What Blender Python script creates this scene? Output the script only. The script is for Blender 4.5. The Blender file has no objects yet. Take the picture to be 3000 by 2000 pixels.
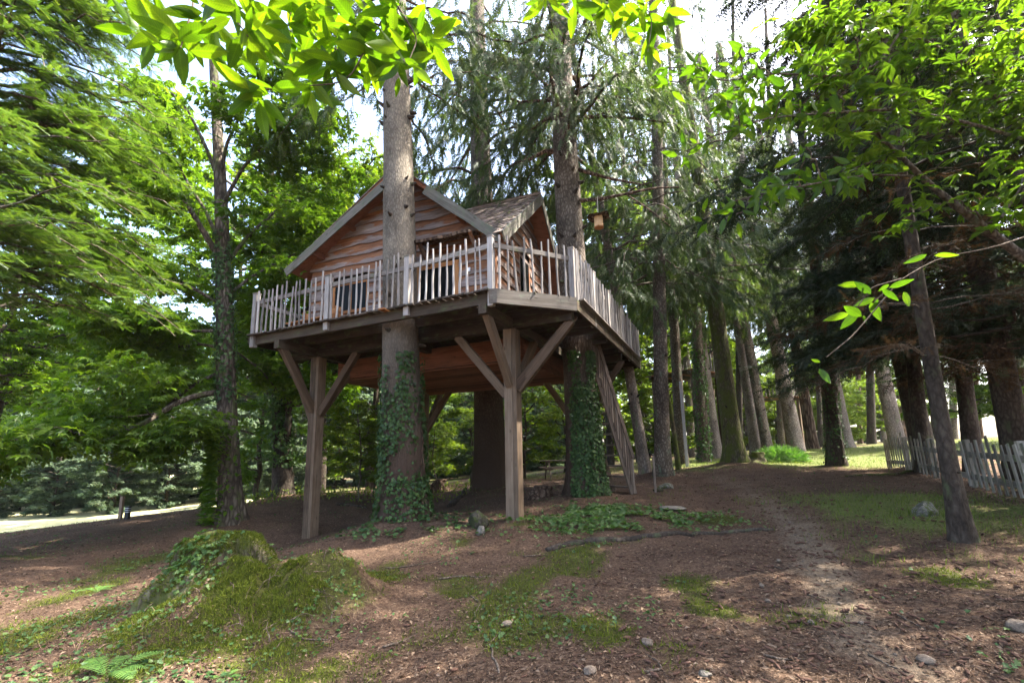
import bpy, math
import numpy as np
from mathutils import Matrix, Vector
rng = np.random.default_rng(7)
scn = bpy.context.scene
COL = scn.collection
# ------------------------------------------------------------------ camera
f_ = 1050.0; th = math.radians(9.5); roll = 0.02; HOR = 1045.0
cx_, cy_ = 1176.0, HOR - f_*math.tan(th)
CAM = np.array([0, 0, 1.6])
Fw = np.array([0, math.cos(th), math.sin(th)])
R0 = np.array([1., 0, 0]); U0 = np.array([0, -math.sin(th), math.cos(th)])
Rt = R0*math.cos(roll) - U0*math.sin(roll); Ut = R0*math.sin(roll) + U0*math.cos(roll)
cam_d = bpy.data.cameras.new('camera'); cam_o = bpy.data.objects.new('camera', cam_d); COL.objects.link(cam_o)
M4 = Matrix(((Rt[0], Ut[0], -Fw[0], CAM[0]), (Rt[1], Ut[1], -Fw[1], CAM[1]), (Rt[2], Ut[2], -Fw[2], CAM[2]), (0, 0, 0, 1)))
cam_o.matrix_world = M4
cam_d.sensor_width = 36; cam_d.lens = f_/2352*36; cam_d.shift_y = (cy_-784)/2352
cam_d.clip_start = 0.05; cam_d.clip_end = 2000
scn.camera = cam_o
# ------------------------------------------------------------------ sky, sun, exposure
SUN_H, SUN_E = math.radians(84), math.radians(54)      # heading right of the view direction, elevation
sun_dir = Vector((math.sin(SUN_H)*math.cos(SUN_E), math.cos(SUN_H)*math.cos(SUN_E), math.sin(SUN_E)))
wd = bpy.data.worlds.new("World"); scn.world = wd; wd.use_nodes = True
wn = wd.node_tree; bg = wn.nodes['Background']
sky = wn.nodes.new('ShaderNodeTexSky'); sky.sky_type = 'NISHITA'; sky.sun_disc = False
sky.sun_elevation = SUN_E; sky.sun_rotation = SUN_H; sky.air_density = 1.0; sky.dust_density = 5.0; sky.ozone_density = 1.0
wn.links.new(sky.outputs[0], bg.inputs[0]); bg.inputs[1].default_value = 0.15
sl = bpy.data.lights.new('sun', 'SUN'); so = bpy.data.objects.new('sun', sl); COL.objects.link(so)
sl.energy = 4.0; sl.angle = math.radians(0.6); sl.color = (1, 0.94, 0.84)
so.rotation_euler = sun_dir.to_track_quat('Z', 'Y').to_euler(); so.location = (20, 20, 40)
scn.view_settings.view_transform = 'Standard'; scn.view_settings.look = 'None'
scn.view_settings.gamma = 1; scn.view_settings.use_curve_mapping = False
scn.view_settings.exposure = 2.85
cy = scn.cycles
cy.max_bounces = 7; cy.diffuse_bounces = 4; cy.transmission_bounces = 5; cy.glossy_bounces = 2; cy.transparent_max_bounces = 4
cy.caustics_reflective = False; cy.caustics_refractive = False
cy.sample_clamp_indirect = 6

# ------------------------------------------------------------------ picture <-> place helpers
def ray(x, y): return Fw + Rt*(x-cx_)/f_ + Ut*(cy_-y)/f_
def P(x, y, Y):
    """the point at distance Y ahead that is seen at x, y (2352 wide frame)"""
    d = ray(x, y); return CAM + d*(Y/d[1])
def PX(p):
    d = np.asarray(p, float)-CAM; z = d@Fw; return cx_+f_*(d@Rt)/z, cy_-f_*(d@Ut)/z
# ------------------------------------------------------------------ terrain
_ctl = [(706, 1242, 11.6), (1186, 1207, 9.3), (928, 1200, 10.1), (1125, 1130, 16), (1345, 1152, 11.7), (530, 1197, 12.6), (650, 1146, 16.5),
        (1456, 1137, 12.7), (1690, 1070, 17), (1520, 1094, 15), (1830, 1042, 24), (1920, 1070, 17), (2200, 1250, 6.3), (2345, 1150, 8.2),
        (2040, 1078, 16.5), (1265, 1100, 20), (60, 1230, 12.5), (300, 1210, 12.5), (760, 1143, 15.5), (950, 1150, 16), (1000, 1128, 17.5), (1945, 1033, 27), (1600, 1062, 25),
        (200, 1203, 20), (400, 1190, 24), (100, 1190, 36), (400, 1172, 36), (560, 1150, 30), (800, 1128, 30),(1100, 1105, 30), (1300, 1080, 30), (1500, 1055, 45), (2050, 1020, 32), (2300, 1015, 25)]
_pts = [P(*c) for c in _ctl]
_pts += [np.array(q, float) for q in [(0, 3.3, 0), (-3, 3.3, -.06), (3, 3.3, 0.0), (0, 5.5, 0.02), (-4, 6, -.1), (3.5, 6, .12), (-8, 6, -.3), (0, 0, 0), (0, -6, 0), (-12, 0, -.4), (12, 0, .6), (9, 4, .6), (12, 8, .8),
        (-25, 18, -1.6), (-40, 60, -2.5), (0, 70, .2), (40, 50, 2.2), (35, 20, 2.0), (60, 80, 2.6), (-60, 20, -2.5), (40, -20, 1), (-40, -20, -1), (0, 110, .3), (-80, 100, -2), (90, 110, 2.6), (80, 0, 2), (-80, -10, -2)]]
_pts = np.array(_pts)
def _tps(d2): return np.where(d2 > 1e-9, d2*np.log(d2+1e-12), 0)
_n = len(_pts); _K = _tps(((_pts[:, None, :2]-_pts[None, :, :2])**2).sum(-1)) + np.eye(_n)*1.2
_Pm = np.c_[np.ones(_n), _pts[:, :2]]
_S = np.block([[_K, _Pm], [_Pm.T, np.zeros((3, 3))]])
_w = np.linalg.solve(_S, np.r_[_pts[:, 2], 0, 0, 0])
def ground0(x, y):
    x = np.clip(np.asarray(x, float), -80, 90); y = np.clip(np.asarray(y, float), -20, 110); sh = x.shape
    x = x.ravel(); y = y.ravel(); out = np.empty(len(x))
    for i in range(0, len(x), 20000):
        a, b = x[i:i+20000], y[i:i+20000]
        out[i:i+20000] = _tps((a[:, None]-_pts[None, :, 0])**2+(b[:, None]-_pts[None, :, 1])**2)@_w[:_n] + _w[_n]+_w[_n+1]*a+_w[_n+2]*b
    return out.reshape(sh)
# value noise (numpy)
_perm = np.random.default_rng(3).random((256, 256))
def vnoise(x, y):
    x = np.asarray(x, float); y = np.asarray(y, float)
    xi = np.floor(x).astype(int); yi = np.floor(y).astype(int); fx = x-xi; fy = y-yi
    fx = fx*fx*(3-2*fx); fy = fy*fy*(3-2*fy)
    g = lambda a, b: _perm[a & 255, b & 255]
    return (g(xi, yi)*(1-fx)+g(xi+1, yi)*fx)*(1-fy)+(g(xi, yi+1)*(1-fx)+g(xi+1, yi+1)*fx)*fy
def fbm(x, y, o=4):
    s = 0; a = .5
    for k in range(o): s = s+a*vnoise(x*2**k+17*k, y*2**k+5*k); a *= .5
    return s
def onground(px, py):
    """where the line of sight through px, py meets the ground"""
    d = ray(px, py); lo, hi = 2.0, 120.0
    ts = np.geomspace(2.2, 120, 500); pts = CAM[None]+d[None]*(ts/d[1])[:, None]
    dz = pts[:, 2]-ground0(pts[:, 0], pts[:, 1]); k = np.argmax(dz < 0)
    if not (dz < 0).any(): k = len(ts)-1
    return pts[k]
STUMP = onground(560, 1395)      # centre of the mossy stump mound
def _mound(x, y):
    dx = x-STUMP[0]; dy = y-STUMP[1]
    wob = 1+.18*np.sin(3*np.arctan2(dy, dx)+1)+.1*np.sin(5*np.arctan2(dy, dx))
    r = np.sqrt((dx/1.0)**2+(dy/1.05)**2)/wob
    m = .42*np.exp(-((dx/.95)**2+((dy-.2)/.62)**2)/wob**2)
    dx2 = x-(STUMP[0]+1.0); dy2 = y-(STUMP[1]-.25)
    m = m+.40*np.exp(-((dx2/.5)**2+((dy2-.15)/.42)**2))
    m = m+.24*np.exp(-(((dx-.35)/.75)**2+((dy+.42)/.38)**2))
    return m*(.55+.95*fbm(x*3, y*3))+np.clip(m*3, 0, 1)*(fbm(x*7+4, y*7)-.47)*.22
_roots = []  # (x, y, radius, height) flares round the trunks
def ground(x, y, fine=True):
    x = np.asarray(x, float); y = np.asarray(y, float)
    z = ground0(x, y)+_mound(x, y)
    near = np.exp(-((np.hypot(x, y-6))/22)**2)
    z = z+(fbm(x*.55+9, y*.55)-.47)*.26*near+(fbm(x*2.3, y*2.3+4)-.47)*.09*near
    for (rx, ry, rr, rh) in _roots:
        z = z+rh*np.exp(-(((x-rx)**2+(y-ry)**2)/rr**2))
    return z
def onground(px, py):
    d = ray(px, py); ts = np.geomspace(2.2, 120, 900); pts = CAM[None]+d[None]*(ts/d[1])[:, None]
    dz = pts[:, 2]-ground(pts[:, 0], pts[:, 1]); k = int(np.argmax(dz < 0)) if (dz < 0).any() else len(ts)-1
    return pts[k]
# ------------------------------------------------------------------ mesh helpers
def mesh_np(name, V, F, rnd=None, smooth=False):
    V = np.ascontiguousarray(V, dtype=np.float32); me = bpy.data.meshes.new(name)
    groups = F if isinstance(F, list) else [F]
    groups = [np.asarray(g, dtype=np.int32) for g in groups if len(g)]
    me.vertices.add(len(V)); me.vertices.foreach_set('co', V.ravel())
    tot = sum(g.size for g in groups); npoly = sum(len(g) for g in groups)
    me.loops.add(tot); me.polygons.add(npoly)
    me.loops.foreach_set('vertex_index', np.concatenate([g.ravel() for g in groups]))
    lens = np.concatenate([np.full(len(g), g.shape[1]) for g in groups]); st = np.r_[0, np.cumsum(lens)[:-1]]
    me.polygons.foreach_set('loop_start', st.astype(np.int32)); me.polygons.foreach_set('loop_total', lens.astype(np.int32))
    me.polygons.foreach_set('use_smooth', np.full(npoly, bool(smooth)))
    me.update(calc_edges=True)
    if rnd is not None:
        at = me.attributes.new('rnd', 'FLOAT', 'POINT'); at.data.foreach_set('value', np.ascontiguousarray(rnd, dtype=np.float32))
    return me
class Acc:
    def __init__(s): s.v = []; s.f = {3: [], 4: []}; s.r = []; s.n = 0
    def add(s, V, F, r=None):
        V = np.asarray(V, float).reshape(-1, 3); F = np.asarray(F)
        s.v.append(V); s.f[F.shape[1]].append(F+s.n); s.n += len(V)
        s.r.append(np.full(len(V), rng.random()) if r is None else np.broadcast_to(r, (len(V),)))
    def tube(s, pts, rad, k=6, r=None, cap=True):
        V, F = tube(pts, rad, k); s.add(V, F, r)
    def inst(s, T, pos, X, Y, Z, size, r):
        """copies of template T = (V, F) with axes X, Y, Z (n,3 each)"""
        V, F = T; n = len(pos); m = len(V)
        if n == 0: return
        size = np.broadcast_to(np.asarray(size, float), (n,))
        W = pos[:, None, :]+size[:, None, None]*(V[None, :, 0, None]*X[:, None, :]+V[None, :, 1, None]*Y[:, None, :]+V[None, :, 2, None]*Z[:, None, :])
        FF = F[None]+(np.arange(n)*m)[:, None, None]
        s.v.append(W.reshape(-1, 3)); s.f[F.shape[1]].append(FF.reshape(-1, F.shape[1])+s.n); s.n += n*m
        s.r.append(np.repeat(r, m))
    def mesh(s, name, smooth=False):
        return mesh_np(name, np.concatenate(s.v), [np.concatenate(s.f[k]) for k in (3, 4) if s.f[k]], np.concatenate(s.r), smooth)
def norm(a): return a/np.maximum(np.linalg.norm(a, axis=-1, keepdims=True), 1e-9)
def tube(pts, rad, k=6):
    pts = np.asarray(pts, float); n = len(pts); rad = np.broadcast_to(np.asarray(rad, float), (n,))
    T = norm(np.gradient(pts, axis=0)); ref = np.array([0, 0, 1.]) if abs(T[0, 2]) < .9 else np.array([1., 0, 0])
    X = norm(np.cross(T, ref)); Y = np.cross(T, X)
    a = np.arange(k)*2*math.pi/k
    V = pts[:, None]+rad[:, None, None]*(np.cos(a)[None, :, None]*X[:, None]+np.sin(a)[None, :, None]*Y[:, None])
    i = np.arange(n-1)[:, None]*k; j = np.arange(k)[None]; j2 = (j+1) % k
    F = np.stack([i+j, i+j2, i+k+j2, i+k+j], -1).reshape(-1, 4)
    return V.reshape(-1, 3), F
def frames(D, N):
    Y = norm(D); X = norm(np.cross(Y, N)); Z = np.cross(X, Y); return X, Y, Z
# ------------------------------------------------------------------ object helpers
WM = {}
def obj(name, me, mat=None, parent=None, M=None):
    o = bpy.data.objects.new(name, me); COL.objects.link(o)
    M = Matrix.Identity(4) if M is None else M
    if mat is not None and me is not None and len(me.materials) == 0: me.materials.append(mat)
    if parent is not None:
        o.parent = parent; o.matrix_local = WM[parent.name].inverted() @ M
    else: o.matrix_local = M
    WM[o.name] = M
    return o
def tag(o, label=None, cat=None, group=None, kind=None):
    if label: o['label'] = label
    if cat: o['category'] = cat
    if group: o['group'] = group
    if kind: o['kind'] = kind
    return o
def thing(name, loc, label, cat, group=None, M=None):
    o = bpy.data.objects.new(name, None); COL.objects.link(o); o.empty_display_size = .2
    M = Matrix.Translation(Vector(loc)) if M is None else M
    o.matrix_local = M; WM[o.name] = M
    return tag(o, label, cat, group)
def overmat(o, m):
    o.material_slots[0].link = 'OBJECT'; o.material_slots[0].material = m
def axesM(p, X, Y, Z):
    return Matrix(((X[0], Y[0], Z[0], p[0]), (X[1], Y[1], Z[1], p[1]), (X[2], Y[2], Z[2], p[2]), (0, 0, 0, 1)))
def plank_mesh(L, w, t, seg=1, warp=0, wav=0, taper=0, cut0=None, cut1=None):
    """a sawn board: length along x, width along y, thickness along z, chamfer-free but uneven"""
    xs = np.linspace(0, L, seg+1); V = []
    for i, x in enumerate(xs):
        wz = rng.normal(0, warp) if warp else 0; d0 = rng.normal(0, wav) if wav else 0; d1 = rng.normal(0, wav*.6) if wav else 0
        hw = w/2*(1-taper*x/L)
        x0 = x1 = x
        if i == 0 and cut0 is not None: x0, x1 = x+cut0[0], x+cut0[1]
        if i == seg and cut1 is not None: x0, x1 = x+cut1[0], x+cut1[1]
        V += [(x0, -hw+d0, -t/2+wz), (x1, hw+d1, -t/2+wz), (x1, hw+d1, t/2+wz), (x0, -hw+d0, t/2+wz)]
    F = []
    for i in range(seg):
        a = i*4; b = a+4
        for k in range(4): F.append((a+k, a+(k+1) % 4, b+(k+1) % 4, b+k))
    F += [(3, 2, 1, 0), tuple(seg*4+k for k in range(4))]
    return mesh_np('plank', np.array(V), np.array(F))
def plank(name, p0, p1, w, t, up, mat, parent, **kw):
    p0 = np.asarray(p0, float); p1 = np.asarray(p1, float); L = np.linalg.norm(p1-p0); X = (p1-p0)/L
    up = np.asarray(up, float); Z = norm(up-X*(up@X)); Y = np.cross(Z, X)
    return obj(name, plank_mesh(L, w, t, **kw), mat, parent, axesM(p0, X, Y, Z))
# ------------------------------------------------------------------ materials
def newmat(name):
    m = bpy.data.materials.new(name); m.use_nodes = True; nt = m.node_tree
    for n in list(nt.nodes): nt.nodes.remove(n)
    out = nt.nodes.new('ShaderNodeOutputMaterial'); return m, nt, out
def N(nt, t, **kw):
    n = nt.nodes.new(t)
    for k, v in kw.items(): setattr(n, k, v)
    return n
def ramp(nt, stops, fac):
    r = N(nt, 'ShaderNodeValToRGB'); e = r.color_ramp.elements
    while len(e) < len(stops): e.new(.5)
    for i, (p, c) in enumerate(stops): e[i].position = p; e[i].color = (*c, 1)
    nt.links.new(fac, r.inputs[0]); return r.outputs[0]
def noise(nt, vec, scale, detail=4, rough=.6, dist=0):
    n = N(nt, 'ShaderNodeTexNoise'); n.inputs['Scale'].default_value = scale; n.inputs['Detail'].default_value = detail
    n.inputs['Roughness'].default_value = rough; n.inputs['Distortion'].default_value = dist
    if vec is not None: nt.links.new(vec, n.inputs['Vector'])
    return n.outputs['Fac']
def mapping(nt, scale, src='Object', rand=False):
    tc = N(nt, 'ShaderNodeTexCoord'); mp = N(nt, 'ShaderNodeMapping'); mp.inputs['Scale'].default_value = scale
    nt.links.new(tc.outputs[src], mp.inputs[0])
    if rand:
        oi = N(nt, 'ShaderNodeObjectInfo'); cm = N(nt, 'ShaderNodeCombineXYZ'); ml = N(nt, 'ShaderNodeMath', operation='MULTIPLY'); ml.inputs[1].default_value = 37
        nt.links.new(oi.outputs['Random'], ml.inputs[0]); 
        for k in range(3): nt.links.new(ml.outputs[0], cm.inputs[k])
        nt.links.new(cm.outputs[0], mp.inputs['Location'])
    return mp.outputs[0]
def mixc(nt, a, b, fac, mode='MIX'):
    m = N(nt, 'ShaderNodeMix', data_type='RGBA', blend_type=mode)
    for s, v in ((m.inputs[0], fac), (m.inputs[6], a), (m.inputs[7], b)):
        if hasattr(v, 'links') or hasattr(v, 'is_linked'): nt.links.new(v, s)
        elif isinstance(v, (int, float)): s.default_value = v
        else: s.default_value = (*v, 1)
    return m.outputs[2]
def math_(nt, op, a, b=None):
    m = N(nt, 'ShaderNodeMath', operation=op)
    for s, v in ((m.inputs[0], a), (m.inputs[1], b)):
        if v is None: continue
        if isinstance(v, (int, float)): s.default_value = v
        else: nt.links.new(v, s)
    return m.outputs[0]
def attr(nt, name='rnd'):
    a = N(nt, 'ShaderNodeAttribute', attribute_name=name); return a
def bsdf(nt, out, col, rough=.8, spec=.25, bump=None, bstr=.4, bdist=.02):
    b = N(nt, 'ShaderNodeBsdfPrincipled'); b.inputs['Roughness'].default_value = rough; b.inputs['Specular IOR Level'].default_value = spec
    if hasattr(col, 'is_linked'): nt.links.new(col, b.inputs['Base Color'])
    else: b.inputs['Base Color'].default_value = (*col, 1)
    if bump is not None:
        bp = N(nt, 'ShaderNodeBump'); bp.inputs['Strength'].default_value = bstr; bp.inputs['Distance'].default_value = bdist
        nt.links.new(bump, bp.inputs['Height']); nt.links.new(bp.outputs[0], b.inputs['Normal'])
    nt.links.new(b.outputs[0], out.inputs[0]); return b
def leafmat(name, c0, c1, c2, trans=.45, tint=(1.25, 1.5, .5), rough=.45, spec=.3, objrand=False, veins=False):
    m, nt, out = newmat(name)
    fac = attr(nt).outputs['Fac']
    if objrand: fac = N(nt, 'ShaderNodeObjectInfo').outputs['Random']
    col = ramp(nt, [(0, c0), (.5, c1), (1, c2)], fac)
    if veins:
        sp = N(nt, 'ShaderNodeSeparateXYZ'); nt.links.new(N(nt, 'ShaderNodeTexCoord').outputs['Object'], sp.inputs[0]); ax = math_(nt, 'ABSOLUTE', sp.outputs[0])
        fr = math_(nt, 'FRACT', math_(nt, 'MULTIPLY', math_(nt, 'SUBTRACT', sp.outputs[1], math_(nt, 'MULTIPLY', ax, .9)), 15))
        vein = ramp(nt, [(0, (1.25, 1.2, 1.1)), (.16, (.92, .93, .92)), (.8, (1, 1, 1)), (1, (1.2, 1.15, 1.05))], fr)
        mid = ramp(nt, [(0, (1.35, 1.25, 1.2)), (.014, (1.2, 1.15, 1.1)), (.022, (1, 1, 1))], ax)
        blot = ramp(nt, [(.3, (.8, .82, .8)), (.6, (1.05, 1.05, 1)), (.74, (1.05, 1.02, .9)), (.8, (1.3, .85, .6))], noise(nt, mapping(nt, (1, 1, 1), rand=True), 2.6, 4))
        col = mixc(nt, mixc(nt, mixc(nt, col, vein, 1, 'MULTIPLY'), mid, 1, 'MULTIPLY'), blot, 1, 'MULTIPLY')
    b = N(nt, 'ShaderNodeBsdfPrincipled'); b.inputs['Roughness'].default_value = rough; b.inputs['Specular IOR Level'].default_value = spec
    nt.links.new(col, b.inputs['Base Color'])
    t = N(nt, 'ShaderNodeBsdfTranslucent'); tc = mixc(nt, col, tint, 1.0, 'MULTIPLY'); nt.links.new(tc, t.inputs[0])
    mx = N(nt, 'ShaderNodeMixShader'); mx.inputs[0].default_value = trans
    nt.links.new(b.outputs[0], mx.inputs[1]); nt.links.new(t.outputs[0], mx.inputs[2]); nt.links.new(mx.outputs[0], out.inputs[0])
    return m
def barkmat(name, dark, mid, light, sx=9, sz=1.6, moss=None, mossamt=.0, mosslow=None, bd=.03, ridge=.5):
    m, nt, out = newmat(name)
    v = mapping(nt, (sx, sx, sz), rand=True); n1 = noise(nt, v, 1.6, 6, .65, .6)
    v2 = mapping(nt, (1, 1, .5), rand=True); n2 = noise(nt, v2, 2.2, 4)
    vo = N(nt, 'ShaderNodeTexVoronoi'); vo.feature = 'DISTANCE_TO_EDGE'; vo.inputs['Scale'].default_value = 1.3; 
    nt.links.new(mixc(nt, v, noise(nt, v, 3, 3), .25), vo.inputs['Vector'])
    crack = math_(nt, 'MINIMUM', math_(nt, 'MULTIPLY', vo.outputs['Distance'], 3.2), 1.0)
    h = math_(nt, 'ADD', math_(nt, 'MULTIPLY', crack, ridge), math_(nt, 'MULTIPLY', n1, 1-ridge*.5))
    col = ramp(nt, [(.25, dark), (.6, mid), (.95, light)], h)
    col = mixc(nt, col, ramp(nt, [(.35, (.6, .58, .55)), (.65, (1.25, 1.22, 1.15))], n2), 1, 'MULTIPLY')
    if moss is not None:
        v3 = mapping(nt, (2.5, 2.5, 1.2), rand=True); n3 = noise(nt, v3, 1.7, 5, .6)
        mf = ramp(nt, [(.62-mossamt*.4, (0, 0, 0)), (.72-mossamt*.3, (1, 1, 1))], n3)
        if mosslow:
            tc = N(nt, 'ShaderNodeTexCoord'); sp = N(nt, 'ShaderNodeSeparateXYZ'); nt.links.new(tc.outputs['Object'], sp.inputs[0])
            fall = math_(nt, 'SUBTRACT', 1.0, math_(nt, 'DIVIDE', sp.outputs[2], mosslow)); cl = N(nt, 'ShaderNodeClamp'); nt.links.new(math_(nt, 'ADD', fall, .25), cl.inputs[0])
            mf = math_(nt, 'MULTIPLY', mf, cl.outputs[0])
        col = mixc(nt, col, moss, mf)
    bsdf(nt, out, col, .9, .15, h, .9, bd); return m
def woodmat(name, stops, along=1.2, across=22, bd=.004, rough=.75, moss=None, mossamt=0, knots=True, objvar=.3, spec=.2):
    """sawn timber, grain along the piece's own x axis"""
    m, nt, out = newmat(name)
    v = mapping(nt, (along, across, across), rand=True); n1 = noise(nt, v, 1.5, 5, .6, .8)
    v2 = mapping(nt, (2.2, 5, 5), rand=True); n2 = noise(nt, v2, 1.1, 3)
    h = math_(nt, 'ADD', math_(nt, 'MULTIPLY', n1, .65), math_(nt, 'MULTIPLY', n2, .35))
    oi = N(nt, 'ShaderNodeObjectInfo')
    hh = math_(nt, 'ADD', h, math_(nt, 'MULTIPLY', math_(nt, 'SUBTRACT', oi.outputs['Random'], .5), objvar))
    col = ramp(nt, stops, hh)
    if knots:
        vo = N(nt, 'ShaderNodeTexVoronoi'); vo.inputs['Scale'].default_value = 1.0
        nt.links.new(mapping(nt, (2.0, 7, 7), rand=True), vo.inputs['Vector'])
        kf = ramp(nt, [(.06, (1, 1, 1)), (.13, (0, 0, 0))], vo.outputs['Distance'])
        col = mixc(nt, col, (.03, .018, .01), math_(nt, 'MULTIPLY', kf, .7))
    if moss is not None:
        n3 = noise(nt, mapping(nt, (3, 6, 6), rand=True), 1.5, 5)
        col = mixc(nt, col, moss, ramp(nt, [(.62-mossamt*.4, (0, 0, 0)), (.75-mossamt*.3, (1, 1, 1))], n3))
    bsdf(nt, out, col, rough, spec, n1, .7, bd); return m
M_bark_grey = barkmat('bark_grey', (.085, .072, .06), (.16, .14, .115), (.23, .205, .17), 24, 9.0, (.10, .11, .06), .05, bd=.015, ridge=.35)
M_bark_brown = barkmat('bark_brown', (.03, .018, .013), (.095, .06, .043), (.19, .135, .10), 9, 1.3, bd=.045, ridge=.75)
M_bark_mid = barkmat('bark_mid', (.05, .038, .03), (.115, .093, .075), (.19, .165, .137), 17, 7, (.12, .15, .10), .12, bd=.025, ridge=.55)
M_bark_moss = barkmat('bark_moss', (.04, .032, .02), (.10, .083, .055), (.16, .145, .10), 14, 5, (.075, .085, .02), .55, bd=.03)
M_bark_pale = barkmat('bark_pale', (.11, .088, .075), (.2, .165, .142), (.29, .25, .215), 16, 7, (.14, .16, .09), .1, bd=.02)
M_bark_dark = barkmat('bark_dark', (.02, .016, .013), (.055, .043, .035), (.095, .08, .064), 14, 6, (.07, .08, .04), .15, bd=.02, ridge=.3)
M_bark_chest = barkmat('bark_chestnut', (.025, .02, .016), (.075, .06, .048), (.15, .13, .108), 11, 3.0, (.07, .08, .03), .2, bd=.03)
M_twig = barkmat('twig_bark', (.05, .035, .025), (.10, .075, .055), (.17, .14, .11), 30, 10, bd=.002)
M_stick = barkmat('stick_bark', (.05, .038, .03), (.10, .077, .06), (.18, .145, .118), 30, 10, bd=.003)
GREY = [(.25, (.09, .08, .07)), (.5, (.26, .235, .215)), (.75, (.42, .39, .36))]
M_picket = woodmat('weathered_picket', GREY, 2, 40, objvar=.4)
M_rail = woodmat('weathered_rail', [(.25, (.07, .06, .05)), (.5, (.19, .165, .14)), (.75, (.30, .27, .235))], 1, 25, moss=(.10, .11, .05), mossamt=.1)
M_deck = woodmat('deck_wood', [(.25, (.022, .016, .012)), (.5, (.058, .043, .032)), (.75, (.11, .085, .066))], 1, 22, moss=(.06, .065, .03), mossamt=.1)
M_beam = woodmat('beam_wood', [(.25, (.018, .012, .008)), (.5, (.045, .031, .020)), (.75, (.088, .063, .043))], .8, 14, moss=(.07, .08, .035), mossamt=.2)
M_lichen = woodmat('lichen_beam', [(.25, (.03, .025, .02)), (.5, (.085, .07, .055)), (.75, (.15, .13, .108))], .8, 14, moss=(.16, .175, .125), mossamt=.1)
M_post = woodmat('post_wood', [(.25, (.05, .033, .022)), (.5, (.14, .097, .064)), (.75, (.23, .168, .118))], .7, 16, bd=.006)
M_brace = woodmat('brace_wood', [(.25, (.034, .021, .013)), (.5, (.095, .062, .039)), (.75, (.16, .112, .075))], .7, 16)
M_wall = woodmat('wall_board_wood', [(.2, (.05, .02, .012)), (.38, (.165, .066, .034)), (.52, (.21, .115, .075)), (.62, (.2, .155, .14)), (.75, (.25, .22, .22))], .9, 9, bd=.006, objvar=.35, spec=.35)
def wallmat():
    """reddish larch boards gone grey towards their rain-washed lower edges"""
    m, nt, out = newmat('weathered_wall_board')
    n1 = noise(nt, mapping(nt, (.9, 9, 9), rand=True), 1.5, 5, .6, .8); n2 = noise(nt, mapping(nt, (1.2, 3, 3), rand=True), 1.3, 4)
    sp = N(nt, 'ShaderNodeSeparateXYZ'); nt.links.new(N(nt, 'ShaderNodeTexCoord').outputs['Object'], sp.inputs[0])
    red = ramp(nt, [(.25, (.055, .02, .011)), (.5, (.19, .078, .033)), (.75, (.31, .145, .068))], n1)
    gry = ramp(nt, [(.25, (.085, .065, .055)), (.5, (.19, .155, .137)), (.75, (.28, .245, .225))], n1)
    oi = N(nt, 'ShaderNodeObjectInfo')
    w = math_(nt, 'ADD', math_(nt, 'MULTIPLY', sp.outputs[1], -2.2), math_(nt, 'ADD', math_(nt, 'MULTIPLY', n2, 1.5), math_(nt, 'MULTIPLY', oi.outputs['Random'], .35)))
    c = mixc(nt, red, gry, ramp(nt, [(.86, (0, 0, 0)), (1.2, (.85, .85, .85))], w))
    bsdf(nt, out, c, .7, .25, n1, .7, .006); return m
M_wall = wallmat()
M_red = woodmat('red_floor_wood', [(.25, (.06, .022, .012)), (.5, (.20, .075, .037)), (.75, (.30, .13, .07))], .9, 9, bd=.006)
M_fascia = woodmat('fascia_wood', [(.25, (.055, .049, .039)), (.5, (.12, .11, .088)), (.75, (.19, .177, .148))], .7, 12, moss=(.095, .115, .07), mossamt=.2)
M_shingle = woodmat('shingle_wood', [(.25, (.05, .036, .028)), (.5, (.145, .105, .085)), (.75, (.25, .195, .16))], 6, 30, moss=(.10, .105, .03), mossamt=.22, knots=False, objvar=.6)
M_orange = woodmat('orange_wood', [(.25, (.16, .06, .02)), (.5, (.33, .14, .05)), (.75, (.45, .22, .09))], .9, 12)
M_pine = woodmat('pale_pine', [(.25, (.36, .20, .09)), (.5, (.55, .34, .17)), (.75, (.66, .44, .25))], 2, 10)
M_fence = woodmat('fence_wood', [(.25, (.11, .097, .078)), (.5, (.255, .23, .192)), (.75, (.38, .35, .30))], 1.5, 25, moss=(.13, .15, .07), mossamt=.2, objvar=.4)
M_stair = woodmat('stair_wood', [(.25, (.05, .035, .027)), (.5, (.14, .105, .082)), (.75, (.23, .185, .15))], 1, 20)
def plain(name, col, rough=.6, spec=.3, scale=8, var=.3):
    m, nt, out = newmat(name); n = noise(nt, mapping(nt, (1, 1, 1)), scale, 4)
    c = ramp(nt, [(.3, tuple(x*(1-var) for x in col)), (.7, tuple(min(1, x*(1+var)) for x in col))], n)
    bsdf(nt, out, c, rough, spec, n, .2, .01); return m
M_glass = plain('window_glass', (.008, .009, .009), .25, .04, 2, .1)
M_dark = plain('dark_interior', (.015, .01, .008), .9, .1)
M_white = plain('white_paint', (.72, .73, .74), .6, .3, 6, .1)
M_black = plain('black_paint', (.02, .02, .022), .6, .3, 6, .1)
M_green = plain('sign_green', (.0, .22, .09), .5, .3, 6, .08)
M_redp = plain('sign_red', (.45, .03, .03), .5, .3, 6, .08)
M_pole = plain('grey_pole', (.38, .37, .40), .6, .3, 6, .12)
M_rope = plain('cord', (.55, .5, .4), .9, .1)
M_rock = barkmat('rock', (.08, .073, .066), (.17, .155, .14), (.28, .265, .245), 4, 4, (.09, .11, .03), .1, bd=.02, ridge=.2)
M_rockm = barkmat('rock_mossy', (.07, .065, .058), (.17, .16, .145), (.3, .285, .26), 4, 4, (.07, .09, .02), .35, bd=.02, ridge=.2)
M_rockp = barkmat('rock_pale', (.10, .078, .062), (.17, .137, .112), (.26, .22, .185), 6, 6, bd=.006, ridge=.15)
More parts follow.
